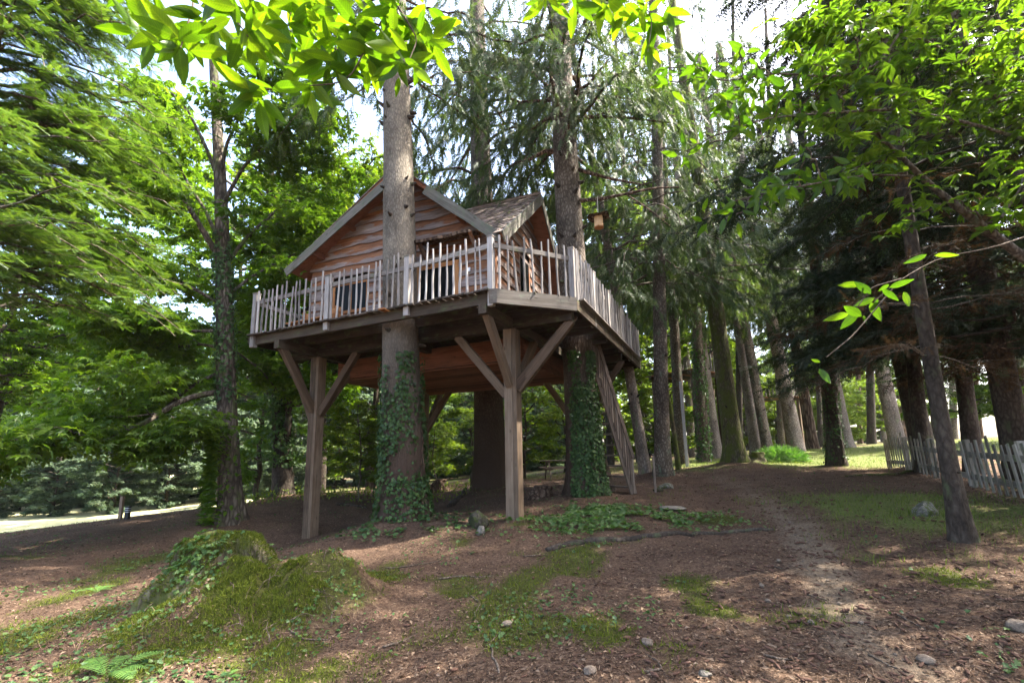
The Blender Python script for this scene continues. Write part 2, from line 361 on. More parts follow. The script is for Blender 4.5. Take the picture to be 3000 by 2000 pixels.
M_rockd = barkmat('rock_dark', (.02, .018, .015), (.06, .052, .042), (.1, .088, .07), 4, 4, (.045, .055, .015), .4, bd=.02, ridge=.2)
M_cone = plain('cone_brown', (.085, .045, .03), .8, .2, 30, .5)
M_chleaf = leafmat('chestnut_leaf', (.05, .11, .011), (.078, .15, .012), (.12, .19, .016), .62, (1.55, 1.6, .3), .4, .3, objrand=True, veins=True)
M_chmass = leafmat('chestnut_foliage', (.04, .088, .014), (.07, .135, .017), (.115, .18, .021), .62, (1.6, 1.6, .4), .42, .3)
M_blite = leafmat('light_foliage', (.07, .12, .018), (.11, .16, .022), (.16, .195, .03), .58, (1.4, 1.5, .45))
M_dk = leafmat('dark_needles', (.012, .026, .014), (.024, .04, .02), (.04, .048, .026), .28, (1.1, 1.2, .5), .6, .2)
M_brn = leafmat('dead_needles', (.035, .022, .013), (.06, .036, .02), (.085, .055, .03), .3, (1.1, 1, .6), .8, .1)
M_spr = leafmat('spruce_needles', (.032, .06, .026), (.056, .09, .034), (.09, .12, .042), .42, (1.35, 1.4, .55), .55, .25)
M_fir = leafmat('fir_needles', (.035, .075, .02), (.065, .115, .026), (.125, .175, .036), .5, (1.35, 1.4, .45), .45, .3)
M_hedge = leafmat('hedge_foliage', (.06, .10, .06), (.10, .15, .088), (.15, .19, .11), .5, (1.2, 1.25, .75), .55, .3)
M_ivy = leafmat('ivy_leaf', (.018, .045, .014), (.038, .08, .02), (.07, .12, .03), .25, (1.25, 1.5, .45), .42, .28)
M_ivylt = leafmat('pale_ivy_leaf', (.035, .08, .02), (.06, .12, .03), (.09, .15, .035), .4, (1.3, 1.5, .5), .4, .35)
M_fern = leafmat('fern_frond', (.08, .17, .04), (.11, .22, .05), (.14, .25, .06), .45, (1.2, 1.4, .5))
M_litter = leafmat('leaf_litter', (.04, .025, .017), (.11, .072, .048), (.31, .22, .15), .15, (1.2, 1, .7), .8, .15)
M_moss = leafmat('moss', (.045, .06, .010), (.085, .11, .015), (.14, .16, .022), .3, (1.3, 1.3, .4), .8, .1)
M_grass = leafmat('grass', (.05, .085, .015), (.09, .13, .022), (.15, .18, .035), .4, (1.3, 1.4, .4), .6, .2)
M_cover = leafmat('ground_cover', (.025, .065, .02), (.05, .10, .028), (.09, .14, .04), .35, (1.3, 1.4, .5), .5, .3)

# ------------------------------------------------------------------ leaf templates
def T_leaf(wd=.36, fold=.12, droop=.15):
    V = np.array([(0, 0, 0), (-wd*.38, .28, fold*.6), (wd*.38, .28, fold*.6), (-wd*.5, .58, fold*.7-droop*.3), (wd*.5, .58, fold*.7-droop*.3), (0, 1, -droop), (0, .3, 0), (0, .6, -droop*.35)])
    F = np.array([(0, 6, 1), (0, 2, 6), (1, 6, 3), (6, 7, 3), (2, 4, 6), (6, 4, 7), (3, 7, 5), (7, 4, 5)]); return V, F
def T_simple(wd=.4, fold=.1):
    V = np.array([(0, 0, 0), (-wd*.5, .5, fold), (wd*.5, .5, fold), (0, 1, -.08), (0, .5, 0)])
    F = np.array([(0, 4, 1), (0, 2, 4), (1, 4, 3), (4, 2, 3)]); return V, F
def T_cluster(n=5, wd=.38, spread=2.2):
    V = []; F = []; b = 0; tv, tf = T_simple(wd)
    for k in range(n):
        a = (k/(n-1)-.5)*spread+rng.normal(0, .12); s = rng.uniform(.75, 1.05); dn = rng.uniform(-.35, .05)
        d = np.array([math.sin(a), math.cos(a), dn]); d /= np.linalg.norm(d); X, Y, Z = frames(d[None], np.array([[0, 0, 1.]])+rng.normal(0, .2, (1, 3)))
        V.append(s*(tv[:, :1]*X+tv[:, 1:2]*Y+tv[:, 2:]*Z)); F.append(tf+b); b += len(tv)
    return np.concatenate(V), np.concatenate(F)
def T_spray(n=6, w=.055, sl=.28, hang=.25):
    """needled twig: stem and side shoots, all narrow triangles"""
    V = [(-w*.4, 0, 0), (w*.4, 0, 0), (0, 1, 0)]; F = [(0, 1, 2)]
    for k in range(n):
        y = .08+.85*k/n
        for s in (-1, 1):
            l = sl*(1-.55*k/n)*rng.uniform(.75, 1.2); b = len(V); a = rng.uniform(.6, 1.0)
            V += [(0, y-w*.7, 0), (0, y+w*.7, 0), (s*l*math.sin(a), y+l*math.cos(a), rng.uniform(-hang, .05)*l)]; F.append((b, b+1, b+2))
    return np.array(V), np.array(F)
def T_shoot(n=13):
    """a fir shoot with flat rows of needles"""
    V = [(-.012, 0, 0), (.012, 0, 0), (0, 1, 0)]; F = [(0, 1, 2)]
    for k in range(n):
        y = .03+.95*k/n
        for s in (-1, 1):
            l = .2*(1-.35*k/n)*rng.uniform(.85, 1.15); b = len(V)
            V += [(0, y-.03, 0), (0, y+.03, 0), (s*l*.85, y+l*.5, rng.uniform(-.02, .03))]; F.append((b, b+1, b+2))
    return np.array(V), np.array(F)
def T_ivy():
    V = np.array([(0, 0, 0), (-.42, .05, .05), (-.32, .42, .06), (-.48, .55, .02), (-.16, .65, .05), (0, 1, -.05), (.16, .65, .05), (.48, .55, .02), (.32, .42, .06), (.42, .05, .05), (0, .45, 0)])
    F = np.array([(10, k, k+1) for k in range(9)]+[(10, 9, 0)]); return V, F
def T_blade():
    V = np.array([(-.035, 0, 0), (.035, 0, 0), (-.025, .5, .05), (.025, .5, .05), (0, 1, .25)]); F = np.array([(0, 1, 3), (0, 3, 2), (2, 3, 4)]); return V, F
TL, TS, TSP, TSP2, TSH, TIV, TB = T_leaf(), T_simple(), T_spray(), T_spray(5, .075, .36, .5), T_shoot(), T_ivy(), T_blade()
TCL = [T_cluster(5), T_cluster(6, .36, 3.2), T_cluster(4, .42, 1.8)]

# ------------------------------------------------------------------ trunks, branches, crowns
def trunk_mesh(name, base, top, r0, r1, flare=.5, fh=.5, k=26, n=44, lobes=7, rough=.03, bend=.03, extra=.4):
    """in coordinates relative to base; base sinks a little into the ground"""
    base = np.asarray(base, float); top = np.asarray(top, float); H = np.linalg.norm(top-base); d = (top-base)
    t = np.r_[np.linspace(0, .12, n//3)**1.0, np.linspace(.12, 1, n-n//3+1)[1:]]
    ph = rng.random(4)*6.28
    pts = d[None]*t[:, None]; pts[:, 0] += bend*np.sin(t*5+ph[0])*t*2; pts[:, 1] += bend*np.sin(t*4+ph[1])*t*2
    pts[0] -= np.array([0, 0, extra])
    z = np.maximum(0, pts[:, 2]); a = np.arange(k)*2*math.pi/k
    lob = .5+.5*np.cos(lobes*a+ph[2])*.8+.3*np.cos((lobes-2)*a+ph[3])
    r = (r0+(r1-r0)*t)[:, None]*np.ones(k)[None]
    fl = np.exp(-(z/fh))[:, None]
    r = r*(1+flare*fl*(.55+.75*lob[None])) 
    r = r*(1+rough*(rng.random((len(t), k))-.5)*2*.5+rough*1.4*np.cos(3*a[None]+t[:, None]*9+ph[1]))
    V = pts[:, None]+np.stack([r*np.cos(a)[None], r*np.sin(a)[None], np.zeros_like(r)], -1)
    nn = len(t); i = np.arange(nn-1)[:, None]*k; j = np.arange(k)[None]; j2 = (j+1) % k
    F = np.stack([i+j, i+j2, i+k+j2, i+k+j], -1).reshape(-1, 4)
    me = mesh_np(name, V.reshape(-1, 3), F, smooth=True)
    cen = lambda zz: np.array([np.interp(zz, pts[:, 2], pts[:, 0]), np.interp(zz, pts[:, 2], pts[:, 1]), zz])
    rad = lambda zz: np.interp(zz, pts[:, 2], r.mean(1))
    return me, cen, rad
def curve(p0, heading, L, up, droop, n=8, wob=.03, curl=0.):
    t = np.linspace(0, 1, n); h = heading+curl*t
    step = np.stack([np.sin(h), np.cos(h)], -1)*(L/(n-1)); xy = np.cumsum(step, 0)-step[0]
    p = np.empty((n, 3)); p[:, :2] = p0[:2]+xy; p[:, 2] = p0[2]+L*(up*t-droop*t*t)
    p[1:] += rng.normal(0, wob*L/n, (n-1, 3)); return p
def conifer_parts(cen, rad, zs, Lf, droop=.45, up=.1, size=.3, dens=1.0, hang=.6, sub=5., heading=None, thick=.035, sidek=4, bare=.12, tmpl=None, twr=.006):
    """branches at heights zs (from the trunk) with hanging needled side twigs -> (wood Acc, needle Acc)"""
    W = Acc(); G = Acc(); tmpl = tmpl or TSP2
    pos = []; dr = []
    for i, z in enumerate(zs):
        L = Lf(z)*rng.uniform(.7, 1.15)
        h = (i*2.4+rng.normal(0, .4)) if heading is None else heading(i)
        c = cen(z); p0 = c+np.array([math.sin(h), math.cos(h), 0])*rad(z)*.7
        p = curve(p0, h, L, up+rng.normal(0, .07), droop*rng.uniform(.6, 1.3), 9, .12, rng.normal(0, .25))
        W.tube(p, np.linspace(thick*L/3+.008, .004, 9), sidek)
        ns = max(3, int(L*sub)); ts = bare+(1-bare)*(np.arange(ns)+rng.random(ns))/ns
        for j, t in enumerate(ts):
            q = np.array([np.interp(t, np.linspace(0, 1, 9), p[:, k]) for k in range(3)])
            sgn = 1 if j % 2 else -1; hh = h+sgn*rng.uniform(.5, 1.25)
            l2 = (.18+.32*L*(1-t)**.7)*rng.uniform(.5, 1.15)
            s = curve(q, hh, l2, 0.05, hang*rng.uniform(.5, 1.4), 5, .1)
            if l2 > .35: W.tube(s[::2], np.linspace(twr, .002, 3), 3)
            m = max(2, int(l2/size*4.2*dens)); tt = rng.random(m)**.8
            qq = np.stack([np.interp(tt, np.linspace(0, 1, 5), s[:, k]) for k in range(3)], -1)
            dd = (s[-1]-s[0])/l2+rng.normal(0, .45, (m, 3)); dd[:, 2] -= hang*rng.uniform(.3, 1.6, m)
            pos.append(qq); dr.append(dd)
        m = int(L/size*3*dens); tt = bare+.4*(1-bare)+rng.random(m)*.6*(1-bare); qq = np.stack([np.interp(tt, np.linspace(0, 1, 9), p[:, k]) for k in range(3)], -1)
        dd = (p[-1]-p[-3])[None]/L*3+rng.normal(0, .5, (m, 3)); dd[:, 2] -= hang*.5; pos.append(qq); dr.append(dd)
    pos = np.concatenate(pos); dr = np.concatenate(dr); n = len(pos)
    X, Y, Z = frames(dr, rng.normal(0, .5, (n, 3))+np.array([0, 0, 1.]))
    G.inst(tmpl, pos, X, Y, Z, size*rng.uniform(.6, 1.25, n), np.clip(rng.normal(.45, .25, n)+.3*(vnoise(pos[:, 0]*1.3+40, pos[:, 2]*1.3+pos[:, 1]*.7+40)-.5), 0, 1))
    return W, G
def broad_branch(W, tips, p0, heading, L, up, droop, r0, level, curl=None):
    n = 8; p = curve(p0, heading, L, up, droop, n, .25, rng.normal(0, .35) if curl is None else curl)
    W.tube(p, np.linspace(r0, max(.006, r0*.35), n), 6 if r0 > .03 else 4)
    spawn(W, tips, p, heading, L, r0, level)
def spawn(W, tips, p, heading, L, r0, level, kids=None):
    n = len(p)
    if level == 0:
        m = max(3, int(L*7)); t = np.linspace(.15, 1, m)
        q = np.stack([np.interp(t, np.linspace(0, 1, n), p[:, k]) for k in range(3)], -1)
        hd = heading+rng.normal(0, .9, m); tips.append(np.c_[q, hd]); return
    k = kids or rng.integers(4, 7)
    for j in range(k):
        t = .25+.75*(j+rng.random())/k; q = np.array([np.interp(t, np.linspace(0, 1, n), p[:, c]) for c in range(3)])
        hh = heading+(1 if j % 2 else -1)*rng.uniform(.3, 1.0)
        broad_branch(W, tips, q, hh, L*rng.uniform(.35, .6)*(1.25-.5*t), rng.uniform(-.05, .5), rng.uniform(.05, .4), max(.007, r0*.45), level-1)
    tips.append(np.c_[p[-3:], np.full(3, heading)])
def leaf_tips(G, tips, leaf, per, jit=.12, tilt=.35, rbias=.45):
    T = np.concatenate(tips); T = np.repeat(T, per, 0); n = len(T)
    pos = T[:, :3]+rng.normal(0, jit, (n, 3))*np.array([1, 1, .7]); h = T[:, 3]+rng.normal(0, .9, n)
    D = np.stack([np.sin(h), np.cos(h), rng.normal(-.3, .3, n)], -1); Nn = rng.normal(0, tilt, (n, 3))+np.array([0, 0, 1.])
    X, Y, Z = frames(D, Nn); r = np.clip(rng.normal(rbias, .22, n)+.5*(vnoise(pos[:, 0]*.9+90, pos[:, 2]*.9+pos[:, 1]*.5+90)-.5), 0, 1)
    pick = rng.integers(0, 3, n)
    for k in range(3):
        s = pick == k; G.inst(TCL[k], pos[s], X[s], Y[s], Z[s], leaf*rng.uniform(.7, 1.2, s.sum()), r[s])
def ivy_mesh(cen, rad, zs, count, ang=(0, 6.283), leaf=.085, off=.03, clump=.45, seed=0, skirt=0):
    G = Acc(); n = count*3
    z = rng.uniform(zs[0], zs[1], n); a = rng.uniform(ang[0], ang[1], n)
    keep = vnoise(a*2.2+seed*7+50, z*1.6+seed*3+50)+.3*rng.random(n) > clump+.55*np.clip((z-zs[0])/(zs[1]-zs[0])-.35, 0, 1)**1.5; z, a = z[keep][:count], a[keep][:count]; n = len(z)
    c = np.array([cen(q) for q in z]); r = np.array([rad(q) for q in z])+off+rng.random(n)**2*.07
    fl = np.exp(-z/.35)*.0
    o = np.stack([np.cos(a), np.sin(a), np.zeros(n)], -1); pos = c+o*(r+fl)[:, None]
    Nn = o+rng.normal(0, .35, (n, 3)); Nn[:, 2] += .35
    D = rng.normal(0, .55, (n, 3))+np.array([0, 0, -1.]); X, Y, Z = frames(D, Nn)
    G.inst(TIV, pos, X, Y, Z, leaf*rng.uniform(.5, 1.2, n), np.clip(rng.normal(.45, .25, n), 0, 1)); return G
exec_trees = []
def put_tree(name, bpx, Y, tpx, H, r0, r1, bark, label, group=None, flare=.5, fh=.45, foot=None, **kw):
    """a tree rooted where bpx shows, leaning so that its stem passes tpx at the same distance"""
    b = P(bpx[0], bpx[1], Y); b[2] = ground(b[0], b[1])-.02
    t = P(tpx[0], tpx[1], Y); s = H/(t[2]-b[2]); top = b+(t-b)*s
    root = thing(name, b, label, 'tree', group)
    me, cen, rad = trunk_mesh('trunk', b, top, r0, r1, flare, fh, **kw)
    obj('trunk', me, bark, root, WM[root.name]); _roots.append((b[0], b[1], r0*2.6, .10 if r0 < .3 else .2))
    return root, cen, rad, b
def add_crown(root, W, G, bark, leafm, nm='foliage'):
    if W is not None and W.n: obj('branches', W.mesh('branches', True), bark, root, WM[root.name])
    o = obj(nm, G.mesh(nm), leafm, root, WM[root.name]); o['kind'] = 'stuff'; return o
# ================================================================== THE BIG TREES
def conif(root, cen, rad, b, z0, z1, nb, Lf, bark, leafm, **kw):
    W, G = conifer_parts(cen, rad, np.sort(rng.uniform(z0, z1, nb)), Lf, **kw); return add_crown(root, W, G, bark, leafm)
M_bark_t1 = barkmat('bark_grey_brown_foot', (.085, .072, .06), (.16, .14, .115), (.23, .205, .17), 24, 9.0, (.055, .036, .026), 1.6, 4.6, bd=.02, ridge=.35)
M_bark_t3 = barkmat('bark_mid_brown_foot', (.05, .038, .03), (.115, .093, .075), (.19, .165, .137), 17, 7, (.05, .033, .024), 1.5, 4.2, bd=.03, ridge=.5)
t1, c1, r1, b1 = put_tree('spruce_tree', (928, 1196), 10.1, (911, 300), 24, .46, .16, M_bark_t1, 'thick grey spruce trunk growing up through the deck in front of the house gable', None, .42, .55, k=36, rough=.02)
conif(t1, c1, r1, b1, 9.5, 15, 16, lambda z: 3.6-.08*(z-9), M_bark_brown, M_spr, droop=.6, hang=1.0, size=.4, dens=1.2)
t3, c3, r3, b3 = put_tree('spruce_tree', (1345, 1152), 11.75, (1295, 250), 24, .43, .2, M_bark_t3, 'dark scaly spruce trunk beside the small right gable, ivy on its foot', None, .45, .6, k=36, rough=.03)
def lf3(z): return 4.2-.1*(z-7)
conif(t3, c3, r3, b3, 9.6, 17, 42, lf3, M_bark_brown, M_spr, droop=.42, up=.22, hang=1.1, size=.42, dens=1.3, thick=.05, sub=6.)
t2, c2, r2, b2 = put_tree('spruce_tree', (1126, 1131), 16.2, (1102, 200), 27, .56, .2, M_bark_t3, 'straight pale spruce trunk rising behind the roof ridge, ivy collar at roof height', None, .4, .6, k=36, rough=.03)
conif(t2, c2, r2, b2, 9.5, 21, 36, lambda z: 4.6-.12*(z-9), M_bark_brown, M_spr, droop=.75, up=.05, hang=1.15, size=.44, dens=1.4, thick=.045)
# ivy on the big trunks: climbing plants of their own
def ivy(nm, b, cen, rad, zs, count, label, ang=(0, 6.283), seed=0, m=None, **kw):
    g = ivy_mesh(cen, rad, zs, count, ang, seed=seed, **kw); r = thing(nm, b, label, 'ivy')
    o = obj('foliage', g.mesh('foliage'), m or M_ivy, r, WM[r.name]); o['kind'] = 'stuff'
    s = Acc()
    for k in range(5):
        a = rng.uniform(*ang); zz = np.linspace(max(0, zs[0]), zs[0]+(zs[1]-zs[0])*rng.uniform(.6, 1), 12); aa = a+np.cumsum(rng.normal(0, .09, 12))
        s.tube(np.array([cen(z)+np.array([math.cos(q), math.sin(q), 0])*(rad(z)+.012) for z, q in zip(zz, aa)]), np.linspace(.014, .005, 12), 5)
    obj('stem', s.mesh('stem', True), M_bark_brown, r, WM[r.name]); return r
ivy('ivy', b1, c1, r1, (0, 3.7), 4200, 'ivy climbing in patches over the foot of the thick grey trunk under the deck', seed=1, clump=.47, leaf=.08)
ivy('ivy', b3, c3, r3, (0, 3.8), 5200, 'dense glossy ivy covering the trunk beside the stairs', ang=(-2.3, .95), seed=2, clump=.34, leaf=.08)
ivy('ivy', b2, c2, r2, (8.3, 10.8), 1500, 'ivy collar round the middle trunk just above the roof', seed=3, clump=.3, leaf=.12)

# ================================================================== THE TREE HOUSE
A0 = np.array([-.36, 8.3]); TR = math.radians(-25)
ZD = 4.73
_a = math.radians(25); du = np.array([math.cos(_a), -math.sin(_a), 0]); dv = np.array([math.sin(_a), math.cos(_a), 0]); UP = np.array([0, 0, 1.])
def D(u, v, z=0.): return np.array([A0[0], A0[1], 0])+u*du+v*dv+z*UP          # deck frame
def rayD(px, py, v=None, u=None):
    d = ray(px, py); o = CAM-D(0, 0)
    t = ((v-o@dv)/(d@dv)) if v is not None else ((u-o@du)/(d@du)); q = o+d*t; return q@du, q@dv, q[2]
UL, UR, VB = -6.93, 1.245, 8.6
gz = lambda p: float(ground(p[0], p[1]))
TH = thing('tree_house', D(0, 0, 0), 'weathered wooden tree house with two gables on a fenced deck around the trunks', 'tree house')
# deck boards run front to back, gaps between, cut round the trunks
TRK = [(c1, r1, b1), (c3, r3, b3), (c2, r2, b2)]
holes = []
for cc, rr, bb in TRK:
    p = cc(ZD-bb[2])+bb-D(0, 0); holes.append((p@du, p@dv, rr(ZD-bb[2])+.1))
uu = UL+.02; nb = 0
while uu < UR-.05:
    w = .155; uc = uu+w/2
    v0 = max(0., uc) - .02 + rng.normal(0, .012) if uc > 0 else -.07+rng.normal(0, .018)
    if abs(uc-rayD(885, 705, v=0)[0]) < .09: v0 -= .05
    segs = [(v0, VB)]
    for hu, hv, hr in holes:
        if abs(uc-hu) < hr+w/2:
            h = math.sqrt(max(.01, (hr+w/2)**2-(uc-hu)**2)); ns = []
            for s in segs:
                if s[0] < hv-h < s[1]: ns += [(s[0], hv-h), (hv+h, s[1])]
                else: ns.append(s)
            segs = ns
    for s in segs:
        if s[1]-s[0] > .1: plank('deck_board', D(uc, s[0], ZD-.018+rng.normal(0, .002)), D(uc, s[1], ZD-.018), w, .034, UP, M_orange if abs(uc-rayD(885, 705, v=0)[0]) < .085 and s[0] < .1 else M_deck, TH)
    uu += w+.022
# joists (along u), rim, beams (along v)
for k, v in enumerate(np.arange(.16, VB-.1, .62)):
    u1 = UR-.05 if v > 1.3 else min(UR, v+.02)
    plank('joist', D(UL+.05, v, ZD-.037-.1), D(u1, v, ZD-.137), .07, .2, UP, M_beam, TH, seg=1)
for v in (1.3, 6.0): plank('beam', D(UL+.1, v, ZD-.24-.115), D(UR-.06, v, ZD-.355), .2, .22, UP, M_beam, TH)
for u in (-5.9, -3.1, -.2): plank('beam', D(u, .0 if u != -3.1 else 1.4, ZD-.24-.11), D(u, VB-.1, ZD-.35), .17, .21, UP, M_beam, TH)
plank('rim_beam', D(UL+.02, .1, ZD-.037-.11), D(-.02, .1, ZD-.147), .06, .21, UP, M_beam, TH, seg=6, warp=.004)
plank('rim_beam', D(.0, -.05, ZD-.02-.13), D(UR+.04, UR-.01, ZD-.15), .07, .28, UP, M_lichen, TH, seg=4, warp=.004, cut0=(.12, -.02))
plank('rim_beam', D(UR+.03, UR, ZD-.037-.12), D(UR+.03, VB, ZD-.157), .06, .22, UP, M_beam, TH, seg=5, warp=.004)
plank('rim_beam', D(UL, .0, ZD-.147), D(UL, VB, ZD-.147), .05, .2, UP, M_beam, TH)
plank('rim_beam', D(UL, VB, ZD-.147), D(UR, VB, ZD-.147), .05, .2, UP, M_beam, TH)
plank('edge_board', D(UR+.07, UR+.2, ZD+.012), D(UR+.07, VB, ZD+.012), .16, .03, UP, M_rail, TH, seg=4, warp=.003)
# reddish floor of the house seen from below
for k, v in enumerate(np.arange(2.5, 6.5, .2)):
    plank('floor_board', D(-6.35, v, 3.83+rng.normal(0, .003)), D(-.45, v, 3.83), .192, .03, UP, M_red, TH)
for u in (-6.3, -.5): plank('floor_side', D(u, 2.4, 4.13), D(u, 6.5, 4.13), .03, .54, UP, M_red, TH)
for v in (2.38, 6.5): plank('floor_side', D(-6.3, v, 4.13), D(-.5, v, 4.13), .03, .54, UP, M_red, TH)
# posts made of laminated timbers, with braces
def post4(u, v, top=ZD-.47):
    p = D(u, v); g = gz(p)-.15
    o = plank('support_post', D(u-.045, v, g), D(u-.045, v, top), .27, .18, du, M_post, TH, seg=4, warp=.003)
    plank('support_post_layer', D(u+.094, v+.004, g), D(u+.094, v+.004, top), .262, .09, du, M_post, o, seg=4, warp=.003)
    return o
for u, v in ((-5.9, 1.3), (-.2, 1.3), (-5.9, 6.0), (-.2, 6.0)): post4(u, v)
def brace(p0, p1, side=None, w=.17, t=.13): plank('brace', p0, p1, w, t, (np.cross(p1-p0, UP) if side is None else side), M_brace, TH, seg=2, warp=.003)
ZB = ZD-.47
for u, v in ((-5.9, 1.3), (-.2, 1.3)):
    zb = 2.75 if u < -1 else 2.95
    brace(D(u+.13, v, zb), D(u+1.35, v, ZB+.02))
    brace(D(u-.13, v, zb-.1), D(u-1.0 if u < -1 else u-1.35, v, ZB+.02))
    brace(D(u, v-.12, zb+.1), D(u, v-1.12, ZB+.06)); brace(D(u, v+.12, zb), D(u, v+1.3, ZB+.02))
brace(D(-.1, 1.25, 3.0), D(UR-.1, 1.55, ZB+.2))
for u in (-5.9, -.2):
    brace(D(u+.13, 6, 2.5), D(u+1.4, 6, ZB+.02)); brace(D(u-.13, 6, 2.5), D(u-1.3, 6, ZB+.02)); brace(D(u, 6.1, 2.5), D(u, 7.3, ZB+.02))
# railing
def picket(p, h, lean=0, ax=du):
    r0 = rng.uniform(.022, .031); n = 6; t = np.linspace(0, 1, n)
    pts = np.zeros((n, 3)); pts[:, 0] = t*h; pts[:, 1] = np.cumsum(rng.normal(0, .006, n))+lean*t*h; pts[:, 2] = np.cumsum(rng.normal(0, .005, n))
    V, F = tube(pts, r0*(1-.25*t)*rng.uniform(.85, 1.12, n), 6)
    V = np.r_[V, pts[:1], pts[-1:]]; a = len(V)-2; b = a+1; m = (n-1)*6
    T = np.array([(a, (k+1) % 6, k) for k in range(6)]+[(b, m+k, m+(k+1) % 6) for k in range(6)])
    me = mesh_np('picket', V, [T, F]); Z = np.cross(UP, ax); obj('picket', me, M_picket, TH, axesM(p, UP, ax, Z))
def rpost(p, h=1.08, w=.115, drop=.06):
    o = plank('railing_post', p-UP*drop, p+UP*h, w, w, du, M_picket, TH)
    plank('post_cap', p+UP*(h+.01)-du*w*.58, p+UP*(h+.01)+du*w*.58, w*1.15, .03, UP, M_rail, o)
U1, U2 = rayD(751, 690, v=.02)[0], rayD(934, 650, v=.02)[0]
for u in (UL+.1, U1, U2, -.03): rpost(D(u, .06, ZD), 1.08, .125 if u < -1 else .11, .32 if u > -.5 or u < -6.5 else .22)
fp = [UL+.1, U1, U2, -.03]
for a, b in zip(fp[:-1], fp[1:]):
    n = int(round((b-a)/.172))
    for k in range(1, n): picket(D(a+(b-a)*k/n+rng.normal(0, .012), -.0, ZD-.01), 1.12+rng.normal(0, .045), rng.normal(0, .022))
zr = .84
plank('rail', D(UL+.1, .04, ZD+zr), D(U2, .04, ZD+zr+.0), .05, .1, UP, M_rail, TH, seg=6, warp=.008)
plank('rail', D(U2, .035, ZD+zr), D(-.03, .035, ZD+zr+.05), .05, .1, UP, M_rail, TH, seg=5, warp=.01)
CH = (du+dv)/math.sqrt(2); n = 10; Lc = UR*math.sqrt(2)
rpost(D(UR-.02, UR, ZD), 1.06, .11, .2)
for k in range(1, n): picket(D(0, 0, ZD-.0)+CH*Lc*k/n, 1.12+rng.normal(0, .045), rng.normal(-.03, .03), CH)
plank('rail', D(.03, .06, ZD+.9), D(UR, UR+.03, ZD+.84), .05, .1, UP, M_rail, TH, seg=4, warp=.006)
rp = np.linspace(UR, VB, 6)
for v in rp[1:]: rpost(D(UR, v, ZD), 1.08, .12, .25)
for a, b in zip(rp[:-1], rp[1:]):
    n = 11
    for k in range(1, n): picket(D(UR+.02, a+(b-a)*k/n, ZD-.02), 1.14+rng.normal(0, .05), rng.normal(0, .02), dv)
plank('rail', D(UR-.03, UR, ZD+.86), D(UR-.03, VB, ZD+.86), .05, .1, UP, M_rail, TH, seg=6, warp=.006)
plank('rail', D(UL+.05, .1, ZD+.86), D(UL+.05, VB, ZD+.86), .05, .1, UP, M_rail, TH, seg=4, warp=.006)
for k in range(28): picket(D(UL+.02, .3+.29*k, ZD-.02), 1.1+rng.normal(0, .05), 0, dv)
# ---- the house itself, turned a little against the deck
hr = math.radians(21); hu = np.array([math.cos(hr), -math.sin(hr), 0]); hv = np.array([math.sin(hr), math.cos(hr), 0]); H0 = D(-.4, 1.15, 0)
def Hh(u, v, z=0.): return H0+u*hu+v*hv+z*UP
def rayH(px, py, v=None, u=None):
    d = ray(px, py); o = CAM-H0
    t = ((v-o@hv)/(d@hv)) if v is not None else ((u-o@hu)/(d@hu)); q = o+d*t; return q@hu, q@hv, q[2]
UA, ZA, UE, ZE, ZW = -2.78, 8.86, 0., 6.48, 6.68; UW = -6.2; VH = 5.4
A2V, A2Z, E2V, E2Z, F2 = 2.8, 8.93, -.15, 6.38, .16; G2V = 2*A2V-E2V
FW, RW = .45, -.33      # wall planes
def ztop(u): return min(ZA, (ZA+(UA-u)*(ZA-ZW)/(UW-UA)) if u < UA else ZA-(u-UA)*(ZA-ZE)/(UE-UA))
def ztop2(v): return A2Z-abs(v-A2V)*(A2Z-E2Z)/(A2V-E2V)
front = mesh_np('wall', np.array([Hh(-5.75, FW, ZD), Hh(RW, FW, ZD), Hh(RW, FW, ztop(RW)-.12), Hh(UA, FW, ZA-.12), Hh(-5.75, FW, ztop(-5.75)-.12),
      Hh(-5.75, FW+.1, ZD), Hh(RW, FW+.1, ZD), Hh(RW, FW+.1, ztop(RW)-.12), Hh(UA, FW+.1, ZA-.12), Hh(-5.75, FW+.1, ztop(-5.75)-.12)])-H0,
      [np.array([(0, 1, 2, 3), (0, 3, 4, 4)])[:1], np.array([(0, 3, 4), (5, 8, 7), (5, 9, 8), (5, 7, 6)]), np.array([(0, 5, 6, 1), (1, 6, 7, 2), (0, 4, 9, 5)])])
wf = obj('wall', front, M_dark, TH, Matrix.Translation(Vector(H0)))
DOOR = (rayH(958, 650, v=FW)[0], rayH(1056, 650, v=FW)[0], 6.25)
WIN = (rayH(768, 660, v=FW)[0], rayH(850, 640, v=FW)[0], 5.35, 6.2)
def board_wall(par, bounds, pos, nrm, ax, z0, z1, openings):
    """waney-edged boards laid over each other"""
    z = z0; hgt = .30
    while z < z1:
        lo, hi = bounds(z+.2)
        if hi-lo > .15:
            spans = [(lo, hi)]
            for (a, b, za, zb) in openings:
                if z+.21 > za and z < zb-.02:
                    ns = []
                    for s in spans:
                        if s[0] < a < s[1] or s[0] < b < s[1]:
                            if a-s[0] > .04: ns.append((s[0], a))
                            if s[1]-b > .04: ns.append((b, s[1]))
                        else: ns.append(s)
                    spans = ns
            for s in spans:
                L = s[1]-s[0]; seg = max(2, int(L/.35)); slo0 = bounds(z)[0]-bounds(z+.25)[0]; shi = bounds(z)[1]-bounds(z+.25)[1]
                X = ax; Y = norm(UP+nrm*-.12); Zn = np.cross(X, Y)
                me = plank_mesh(L, hgt+.035, .024, seg, .003, .018, 0, (slo0*.9 if s[0] == lo else 0, 0), (shi*.9 if s[1] == hi else 0, 0))
                p = pos(s[0], z+.145)+nrm*(.035+rng.uniform(0, .004))
                obj('wall_board', me, M_wall, par, axesM(p, X, Y, Zn))
        z += .275
